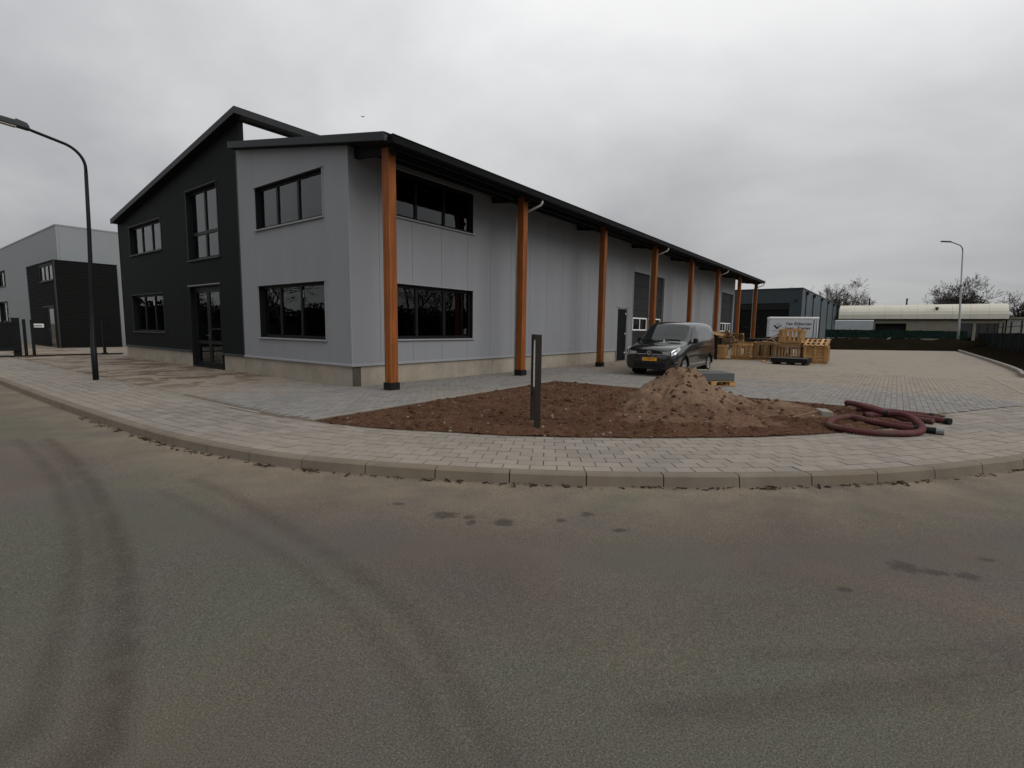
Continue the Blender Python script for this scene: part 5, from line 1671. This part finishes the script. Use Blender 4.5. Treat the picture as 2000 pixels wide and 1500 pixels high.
# ------------------------------------------------------------------ far yard: berm, fences, halls
def berm_h(x, y):
    # long bank across the end of the yard: local axis along image-right direction
    return 0
RX, RY = 0.605, -0.796          # direction along the bank
FX, FY = 0.797, 0.604           # direction away from the camera
def berm():
    V, F = [], []
    n, m = 160, 10
    org = (43.6, -4.6)
    for i in range(n + 1):
        s_ = -16 + 36 * i / n
        for j in range(m + 1):
            d = 7.0 * j / m
            prof = [0, .55, .85, .98, 1.02, 1.0, .97, .9, .7, .35, -.2][j]
            x, y = org[0] + RX * s_ + FX * d, org[1] + RY * s_ + FY * d
            h = prof + (0.22 * fr(x, y, 7.7, .55) + .07 * fr(x, y, 1.1, 2.3)) * (1 if 0 < j < m else .3)
            V.append((x, y, h - .05))
    for i in range(n):
        for j in range(m):
            F.append((i * (m + 1) + j, (i + 1) * (m + 1) + j, (i + 1) * (m + 1) + j + 1, i * (m + 1) + j + 1))
    o = fmesh('berm', V, F, M['dark_soil'], None, smooth=True)
    bm_flip(o)
    return o
bo = berm(); tag(bo, kind='structure')
# soil verge beyond the drive kerb on the right
def verge():
    V, F = [], []
    n, m = 90, 8
    for i in range(n + 1):
        x = 16.5 + 40 * i / n
        yk = float(np.interp(x, dkp[:, 0], dkp[:, 1])) - .07
        for j in range(m + 1):
            d = 5.0 * j / m
            prof = [0.02, .16, .32, .45, .55, .6, .6, .55, -.2][j]
            y = yk - d
            V.append((x, y, prof + .07 * fr(x, y, 2.7, .9) + .04 * fr(x, y, 5.7, 3)))
    for i in range(n):
        for j in range(m):
            F.append((i * (m + 1) + j, i * (m + 1) + j + 1, (i + 1) * (m + 1) + j + 1, (i + 1) * (m + 1) + j))
    o = fmesh('soil_verge', V, F, M['dark_soil'], None, smooth=True); bm_flip(o)
    tag(o, kind='structure')
verge()
for (a, b, lab) in (((48.3, -6.75, .42), (48.75, -7.25, .95), 'short pale stake lying on the bank right of the crates'), ((50.3, -9.6, .62), (50.75, -10.25, 1.10), 'longer pale stake lying across the bank'),
                    ((46.9, -5.6, .55), (47.2, -5.95, .85), 'small pale stake on the bank nearest the crates')):
    e = empty('stake', a, 0, lab, 'stake', 'stakes on the bank')
    MB().beam((0, 0, 0), Vector(b) - Vector(a), .09, .06).build('lath', M['edging'], e)

M['green_net'] = simple('green_screen_net', (0.0055, 0.0135, 0.0105), 0.85, var=0.25, vscale=1.2, bump=.3, bscale=14)
M['dark_net'] = simple('black_green_net', (0.005, 0.0065, 0.006), 0.9, var=0.3, vscale=1.5)
M['fence_steel'] = simple('fence_steel', (0.015, 0.018, 0.017), 0.5)
def net_panel(a, b, z0_, z1_, mat, parent, seed):
    n = 10
    a, b = Vector(a), Vector(b)
    nrm = (b - a).cross(Vector((0, 0, 1))).normalized()
    V, F = [], []
    for lay in (0, 1):
        for i in range(n + 1):
            p = a.lerp(b, i / n)
            for j in range(4):
                z = z0_ + (z1_ - z0_) * j / 3 + (0.05 * mn.noise(Vector((i * .6, j, seed))) if j == 3 else 0)
                off = .06 * mn.noise(Vector((i * .9, j * .7, seed + 5))) + lay * .012
                V.append((p.x + nrm.x * off, p.y + nrm.y * off, z))
    m = (n + 1) * 4
    for i in range(n):
        for j in range(3):
            q = (i * 4 + j, (i + 1) * 4 + j, (i + 1) * 4 + j + 1, i * 4 + j + 1)
            F.append(q); F.append(tuple(k + m for k in q[::-1]))
    rim = [i * 4 for i in range(n + 1)] + [n * 4 + j for j in (1, 2, 3)] + [i * 4 + 3 for i in range(n - 1, -1, -1)] + [2, 1]
    for p, q in zip(rim, rim[1:] + rim[:1]): F.append((p, q, q + m, p + m))
    o = fmesh('screen_panel', V, F, mat, parent); bm_recalc(o)
def fence(name, pts_, h, z0_, label, mat, post_h, rail=False):
    e = empty(name, (pts_[0][0], pts_[0][1], 0), 0, label, 'fence')
    o = Vector((pts_[0][0], pts_[0][1], 0))
    for i, p in enumerate(pts_):
        q = Vector((p[0], p[1], 0)) - o
        MB().box(q.x - .04, q.x + .04, q.y - .04, q.y + .04, -0.2, post_h).build('fence_post', M['fence_steel'], e)
        if i < len(pts_) - 1:
            w = Vector((pts_[i + 1][0], pts_[i + 1][1], 0)) - o
            net_panel(q + (w - q) * .02, w - (w - q) * .02, z0_, h, mat, e, i * 3.1)
            if rail:
                MB().beam((q.x, q.y, h + .45), (w.x, w.y, h + .45), .05, .05).build('rail', M['fence_steel'], e)
fl = [(51.4 + 8.5 * k / 6, -5.1 - 11.15 * k / 6) for k in range(7)]
fence('screened_fence', fl, 1.80, 1.02, 'dark green netting fence on the bank in front of the barrel hall', M['green_net'], 1.86)
fr_pts = [(59.0, -17.0), (55.0, -17.2), (51.0, -17.2), (46.0, -17.1), (41.8, -17.0), (38.0, -17.0), (34.0, -17.0), (30.0, -17.0), (26, -17.0)]
fence('black_fence', fr_pts, 1.62, 0.42, 'black screened steel fence on the soil verge at the right edge', M['dark_net'], 2.42, rail=True)

# big dark hall behind the yard
H = empty('dark_hall', (61.9, -1.39, 0), 0, 'slate blue metal hall with a black doorway behind the white trailer', 'building')
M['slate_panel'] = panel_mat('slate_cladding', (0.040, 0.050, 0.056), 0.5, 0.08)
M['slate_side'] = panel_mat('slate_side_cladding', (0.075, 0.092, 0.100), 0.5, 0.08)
facade(H, 'front', [0.0, 7.2, 16.0], -0.2, lambda s: 6.65, [(1.3, 7.0, -0.2, 4.98)], M['slate_panel'], 0.0, -0.15, gap=0.0)
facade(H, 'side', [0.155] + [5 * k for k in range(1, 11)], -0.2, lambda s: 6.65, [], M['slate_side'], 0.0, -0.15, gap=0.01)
MB().box(.25, 50, .25, 16, 0.0, 6.6).build('hall_core', M['core'], H)
MB().box(-.05, 50.05, -.05, 16, 6.655, 6.78).build('roof_edge', M['dark_trim'], H)
MB().box(.05, .12, 1.3, 7.0, 4.2, 4.98).build('door_header', M['steel_dark'], H)
for k in range(7):
    MB().box(.14, .2, 1.3, 7.0, .6 * k + .01, .6 * k + .59).build('door_panel', M['black_wall'], H)
for y in (2.2, 3.4, 4.6, 5.8):
    MB().box(.125, .139, y, y + .6, 1.95, 2.2).build('door_window', M['black_glass'], H)
for x in (3.0, 9.6, 18.5, 27.4, 36.2, 44.7):
    MB().box(x - .06, x + .06, -.12, -.002, 0, 6.1).build('downpipe', M['slate_panel'], H)
    MB().box(x - .22, x + .22, -.28, -.002, 6.1, 6.5).build('hopper', M['steel_dark'], H)
MB().box(-.3, -.01, .55, .75, 5.25, 5.4).build('wall_lamp', M['steel_dark'], H)

# white box trailer
T = empty('box_trailer', (51.0, -2.23, -.04), math.radians(-74), 'white box trailer with black lettering behind the bank', 'trailer')
M['trailer'] = simple('trailer_white', (0.40, 0.41, 0.43), 0.5, var=0.06)
T.scale = (0.88, 1, 1)
MB().box(-2.5, 2.35, 0, 2.2, .95, 2.86).build('box_body', M['trailer'], T, bevel=.02)
MB().box(-2.52, 2.55, -.03, 2.23, 2.87, 3.06).build('roof_rim', M['white'], T, bevel=.03)
MB().box(2.36, 2.5, .0, 2.2, .95, 2.86).build('rear_frame', M['white'], T)
MB().box(2.02, 2.09, -.012, -.001, .95, 2.80).box(2.35, 2.40, -.012, -.001, .95, 2.80).build('seal_strip', M['plastic'], T)
MB().box(-2.4, 2.4, .1, 2.1, .72, .94).build('chassis', M['steel_dark'], T)
for x in (-.6, .3):
    for y in (.12, 1.88): MB().disc((x, y, .36), 'y', .14, .36, -.1, .1, 20).disc((x, y, .36), 'y', .001, .14, -.05, .05, 12).build('wheel', M['tyre'], T)
MB().beam((-2.4, 1.1, .8), (-3.6, 1.1, .5), .1, .1).build('drawbar', M['steel_dark'], T)
M['letter'] = simple('black_lettering', (0.012, 0.012, 0.014), 0.6)
text_mesh('lettering', 'Van Eijbergen', .40, M['letter'], T, (.52, -.006, 2.36), (math.pi / 2, 0, 0), .003, 1.16, .12, .010)
text_mesh('lettering', 'Laan', .40, M['letter'], T, (-.42, -.006, 1.93), (math.pi / 2, 0, 0), .003, 1.16, .12, .010)
text_mesh('lettering', 'Eneren', .40, M['letter'], T, (1.08, -.006, 1.93), (math.pi / 2, 0, 0), .003, 1.16, .12, .010)
lg = MB()
def lq(a, b, w): lg.beam((a[0], -.006, a[1]), (b[0], -.006, b[1]), w, .006, up=(0, 1, 0))
lq((-2.00, 2.20), (-1.64, 1.86), .15); lq((-1.70, 1.86), (-1.24, 2.20), .15)
lg.build('logo', M['letter'], T)
l2 = MB()
for k in range(3):
    a = (-1.84 + .15 * k, 2.14 - .13 * k + (.0 if k < 2 else .04)); 
    l2.beam((a[0], -.008, a[1]), (a[0] + .30, -.008, a[1] + .36), .075, .006, up=(0, 1, 0))
l2.build('logo', M['grey_trim'], T)

# barrel roofed hall
K = empty('barrel_roof_hall', (71.5, -4.55, 0), -math.pi / 2, 'long low hall with cream barrel roof behind the green fence', 'building')
M['cream_roof'] = simple('cream_membrane', (0.44, 0.42, 0.36), 0.75, var=0.10, vscale=.6)
M['cream_wall'] = concrete_mat('cream_render', (0.17, 0.162, 0.132), stain=.2)
LEN = 15.9
ez, rz_, dp = 3.28, 1.82, 4.8
arc = [(dp / 2 - (dp / 2 + .15) * math.cos(math.pi * k / 14), ez + rz_ * math.sin(math.pi * k / 14) ** .8) for k in range(15)]
for i in range(10):
    x0, x1 = -.1 + (LEN + .2) * i / 10, -.1 + (LEN + .2) * (i + 1) / 10
    MB().prism(arc, 'x', x0 + .006, x1 - .006).build('roof_sheet', M['cream_roof'], K, smooth=False)
MB().box(-.1, LEN - .3, -.2, -.05, ez - .14, ez - .002).build('eave_beam', M['steel_dark'], K)
for a, b in ((0, 3.9), (7.0, 11.0), (11.0, 11.95), (13.1, 13.4), (15.3, 15.8)): MB().box(a, b - .01, 0, .2, -.2, ez - .15).build('wall', M['cream_wall'], K)
MB().box(3.9, 6.99, .0, .2, 2.72, ez - .15).build('wall', M['cream_wall'], K)
MB().box(11.95, 13.1, .0, .2, 2.78, ez - .15).build('wall', M['cream_wall'], K)
MB().box(13.4, 15.3, .0, .2, 2.78, ez - .15).build('wall', M['cream_wall'], K)
MB().box(0, LEN, .6, dp - .2, -.2, ez - .01).build('hall_core', M['steel_dark'], K)
for (x, h) in ((3.0, .75), (6.85, .72), (12.9, .8)):
    MB().tube([(x, 2.0, 4.95), (x, 2.0, 5.05 + h)], .085, 10).build('flue', M['steel_dark'], K)
    MB().tube([(x, 2.0, 5.052 + h), (x, 2.0, 5.14 + h)], .12, 10).build('flue_cap', M['steel_dark'], K)
MB().tube([(9.75, .25, 3.95), (9.75, .25, 4.55)], .10, 10).build('roof_vent', M['steel_dark'], K)
MB().tube([(9.75, .25, 4.551), (9.75, .25, 4.68)], .17, 10).build('vent_cap', M['steel_dark'], K)
for (a, b) in ((12.0, 13.05), (13.45, 15.25)):
    MB().box(a, b, .22, .3, 1.0, 2.77).build('window', M['black_glass'], K)
# pale tarpaulin-covered lean-to in front
tp = empty('tarpaulin_shelter', (63.2, -4.78, 0), -math.pi / 2, 'pale blue grey tarpaulin shelter before the barrel hall', 'shelter')
M['tarp'] = simple('pale_tarp', (0.27, 0.29, 0.305), 0.6, var=0.12, vscale=1.0, bump=.3, bscale=4)
MB().prism([(0, 1.80), (.08, 2.88), (1.6, 3.0), (1.6, 2.9), (.14, 2.8), (.06, 1.80)], 'x', 0, 3.7).build('cover', M['tarp'], tp)
for x in (.1, 1.85, 3.6):
    for y in (.35, 1.4): MB().box(x - .05, x + .05, y - .05, y + .05, 0, 2.72).build('post', M['steel_dark'], tp)
# white annex at the right edge
AX = empty('white_annex', (73.0, -20.65, 0), -math.pi / 2, 'low white flat roofed annex right of the barrel hall', 'building')
MB().box(0, 9, 0, 5, -.2, 3.30).build('wall', simple('white_render', (0.27, 0.27, 0.255), .8, var=.1), AX)
MB().box(-.05, 9.2, -.2, 5.2, 3.302, 3.5).build('roof_edge', M['cream_wall'], AX)
MB().box(3.2, 4.6, -.05, -.002, 1.0, 2.4).build('window', M['black_glass'], AX)

# ------------------------------------------------------------------ trees in winter
M['bark'] = simple('bark', (0.045, 0.038, 0.031), 0.9, var=.3, vscale=2)
M['twig'] = simple('twigs', (0.050, 0.043, 0.038), 0.9, var=.25, vscale=2)
def grow(seed, H, spread=1.0, levels=6, fork=(2, 3), trunk_r=.26, up=.18, rmin=.017):
    r_ = random.Random(seed)
    tm, cm = MB(), MB()
    def seg(p, d, L_, rad, lv):
        n = 3 if lv < 3 else 2
        pts_, rr = [p], [rad]
        q = p.copy(); dd = d.copy()
        for k in range(n):
            dd = (dd + Vector((r_.gauss(0, .12), r_.gauss(0, .12), r_.gauss(0, .08) + up * .25))).normalized()
            q = q + dd * (L_ / n)
            pts_.append(q.copy()); rr.append(max(rmin, rad * (1 - .34 * (k + 1) / n)))
        (tm if lv < 2 else cm).tube(pts_, rr, 6 if lv < 2 else (4 if lv < 4 else 3), cap=False)
        if lv >= levels: return
        nb = r_.randint(*fork) + (2 if lv == 0 else 1 if lv < 3 else 0)
        for b in range(nb):
            i_ = n if b == 0 else r_.randint(1, n)
            base = pts_[i_]
            ax = Vector((r_.gauss(0, 1), r_.gauss(0, 1), r_.gauss(0, .5)))
            ax = (ax - dd * ax.dot(dd)).normalized()
            a = r_.uniform(.45, 1.0) * spread if b else r_.uniform(.1, .4)
            nd = (dd * math.cos(a) + ax * math.sin(a)).normalized()
            seg(base, nd, L_ * r_.uniform(.62, .86), rr[i_] * r_.uniform(.6, .82), lv + 1)
    seg(Vector((0, 0, -.2)), Vector((0, 0, 1)), H * .22, trunk_r, 0)
    return tm, cm
def tree(loc, seed, H, label, spread=1.0, levels=6, trunk_r=.28, fork=(2, 3), group='bare trees'):
    e = empty('bare_tree', loc, (seed * 1.7) % 6.28, label, 'tree', group)
    tm, cm = grow(seed, H, spread, levels, fork, trunk_r)
    tm.build('trunk', M['bark'], e); cm.build('crown', M['twig'], e)
    zs = [v[2] for v in cm.v]
    s_ = H / max(zs)
    e.scale = (s_, s_, s_)
    return e
tree((106.6, -1.9, 0), 3, 12.2, 'broad bare tree behind the corner of the slate hall', 1.1, 8, .46)
tree((121, 5.2, 0), 8, 11.8, 'thin bare tree just above the roof of the slate hall', .8, 6, .24)
tree((117.0, -16.4, 0), 21, 11.0, 'bare tree left of the far lamp post behind the barrel hall', 1.0, 8, .36)
tree((119.6, -19.6, 0), 34, 12.8, 'tallest bare tree right of the far lamp post', .9, 8, .36)
tree((127.0, -29.0, 0), 55, 10.2, 'hazy bare tree at the right edge behind the annex', 1.0, 7, .32)
# dense dark evergreen below the right-hand trees
M['ever'] = simple('dark_evergreen', (0.012, 0.0115, 0.008), 0.9, var=.4, vscale=1.5, rndvar=.5)
def bush(loc, rx, rz2, n, label, seed, name='evergreen_shrub', cat='shrub', zmin=.15, leaf=.28, ry=None):
    e = empty(name, loc, 0, label, cat, 'evergreen shrubs')
    r_ = random.Random(seed)
    mb = MB()
    for k in range(n):
        a, c = r_.uniform(0, 6.28), r_.uniform(-.2, 1)
        q = r_.random() ** .4
        s2 = math.sqrt(max(0, 1 - c * c))
        x, y, z = rx * q * s2 * math.cos(a), (ry or rx) * q * s2 * math.sin(a), max(zmin, rz2 * .25 + rz2 * .75 * q * c)
        w = leaf * r_.uniform(.5, 1.2)
        u = Vector((r_.gauss(0, 1), r_.gauss(0, 1), r_.gauss(0, 1))).normalized() * w
        v = Vector((r_.gauss(0, 1), r_.gauss(0, 1), r_.gauss(0, 1))).normalized() * w * .6
        P = Vector((x, y, z))
        mb.add([P - u, P + v, P + u, P - v], [(0, 1, 2, 3)])
    mb.build('foliage', M['ever'], e)
    MB().tube([(0, 0, -.1), (0, 0, rz2 * .5)], [.15, .06], 6).build('stem', M['bark'], e)
bush((121.5, -20.8, 0), 4.4, 9.4, 9000, 'dense dark evergreen below the tallest bare tree', 3, leaf=.2)
bush((130.5, -31.5, 0), 3.6, 8.6, 6000, 'dark evergreen at the far right edge above the annex', 4, leaf=.2)
bush((96.5, -26.5, 0), 4.0, 5.0, 5000, 'low dark hedge bush behind the white annex', 5, leaf=.2)

# trees and hedge across the road, seen only mirrored in the windows
def hedge(loc, L_, Hh, rz, label, seed, n=14000):
    e = empty('hedge', loc, rz, label, 'hedge')
    r_ = random.Random(seed); mb = MB()
    for k in range(n):
        x, y = r_.uniform(-L_ / 2, L_ / 2), r_.gauss(0, .9)
        top = Hh * (.75 + .25 * mn.noise(Vector((x * .25, seed, 0))))
        z = top * r_.random() ** .7
        w = r_.uniform(.12, .3)
        u = Vector((r_.gauss(0, 1), r_.gauss(0, 1), r_.gauss(0, 1))).normalized() * w
        v = Vector((r_.gauss(0, 1), r_.gauss(0, 1), r_.gauss(0, 1))).normalized() * w * .7
        P = Vector((x, y, z)); mb.add([P - u, P + v, P + u, P - v], [(0, 1, 2, 3)])
    mb.build('foliage', M['ever'], e)
    core = MB()
    m = 60
    for i in range(m):
        x0, x1 = -L_ / 2 + L_ * i / m, -L_ / 2 + L_ * (i + 1) / m
        h = Hh * (.62 + .25 * mn.noise(Vector((x0 * .25, seed, 0))))
        core.hexa([(x0, -.8, 0), (x1, -.8, 0), (x1, .8, 0), (x0, .8, 0), (x0, -.35, h), (x1, -.35, h), (x1, .35, h), (x0, .35, h)])
    core.build('branch_mass', M['ever'], e)
hedge((-40, 63, -.16), 64, 6.0, 0.0, 'dark hedge across the road mirrored in the front windows', 1)
hedge((46, -45, -.16), 64, 5.6, math.radians(4), 'dark hedge across the road mirrored in the long wall windows', 2)
tree((-30, 59, -.1), 61, 11.0, 'bare tree across the road mirrored in the front windows', 1.0, 6, .2)
tree((-17, 60, -.1), 62, 9.5, 'smaller bare tree across the road mirrored in the front windows', 1.0, 6, .2)
tree((38, -41, -.1), 63, 11.0, 'bare tree mirrored in the lower long wall window', 1.0, 6, .22)
tree((47, -42, -.1), 64, 10.0, 'second bare tree mirrored in the lower long wall window', 1.0, 6, .22)

# ------------------------------------------------------------------ bird
bd_ = empty('bird', (31.8, 42.0, 26.3), .5, 'tiny dark bird flying above the roof', 'bird')
MB().tube([(-.22, 0, 0), (-.12, 0, .02), (.02, 0, .03), (.14, 0, .03), (.20, 0, .02)], [.008, .04, .06, .035, .008], 8).build('body', M['plastic'], bd_, smooth=True)
for sd in (1, -1):
    MB().hexa([(-.06, sd * .03, .03), (.08, sd * .03, .03), (.02, sd * .30, .10), (-.06, sd * .30, .10), (-.06, sd * .03, .042), (.08, sd * .03, .042), (.02, sd * .30, .106), (-.06, sd * .30, .106)]).build('wing', M['plastic'], bd_)
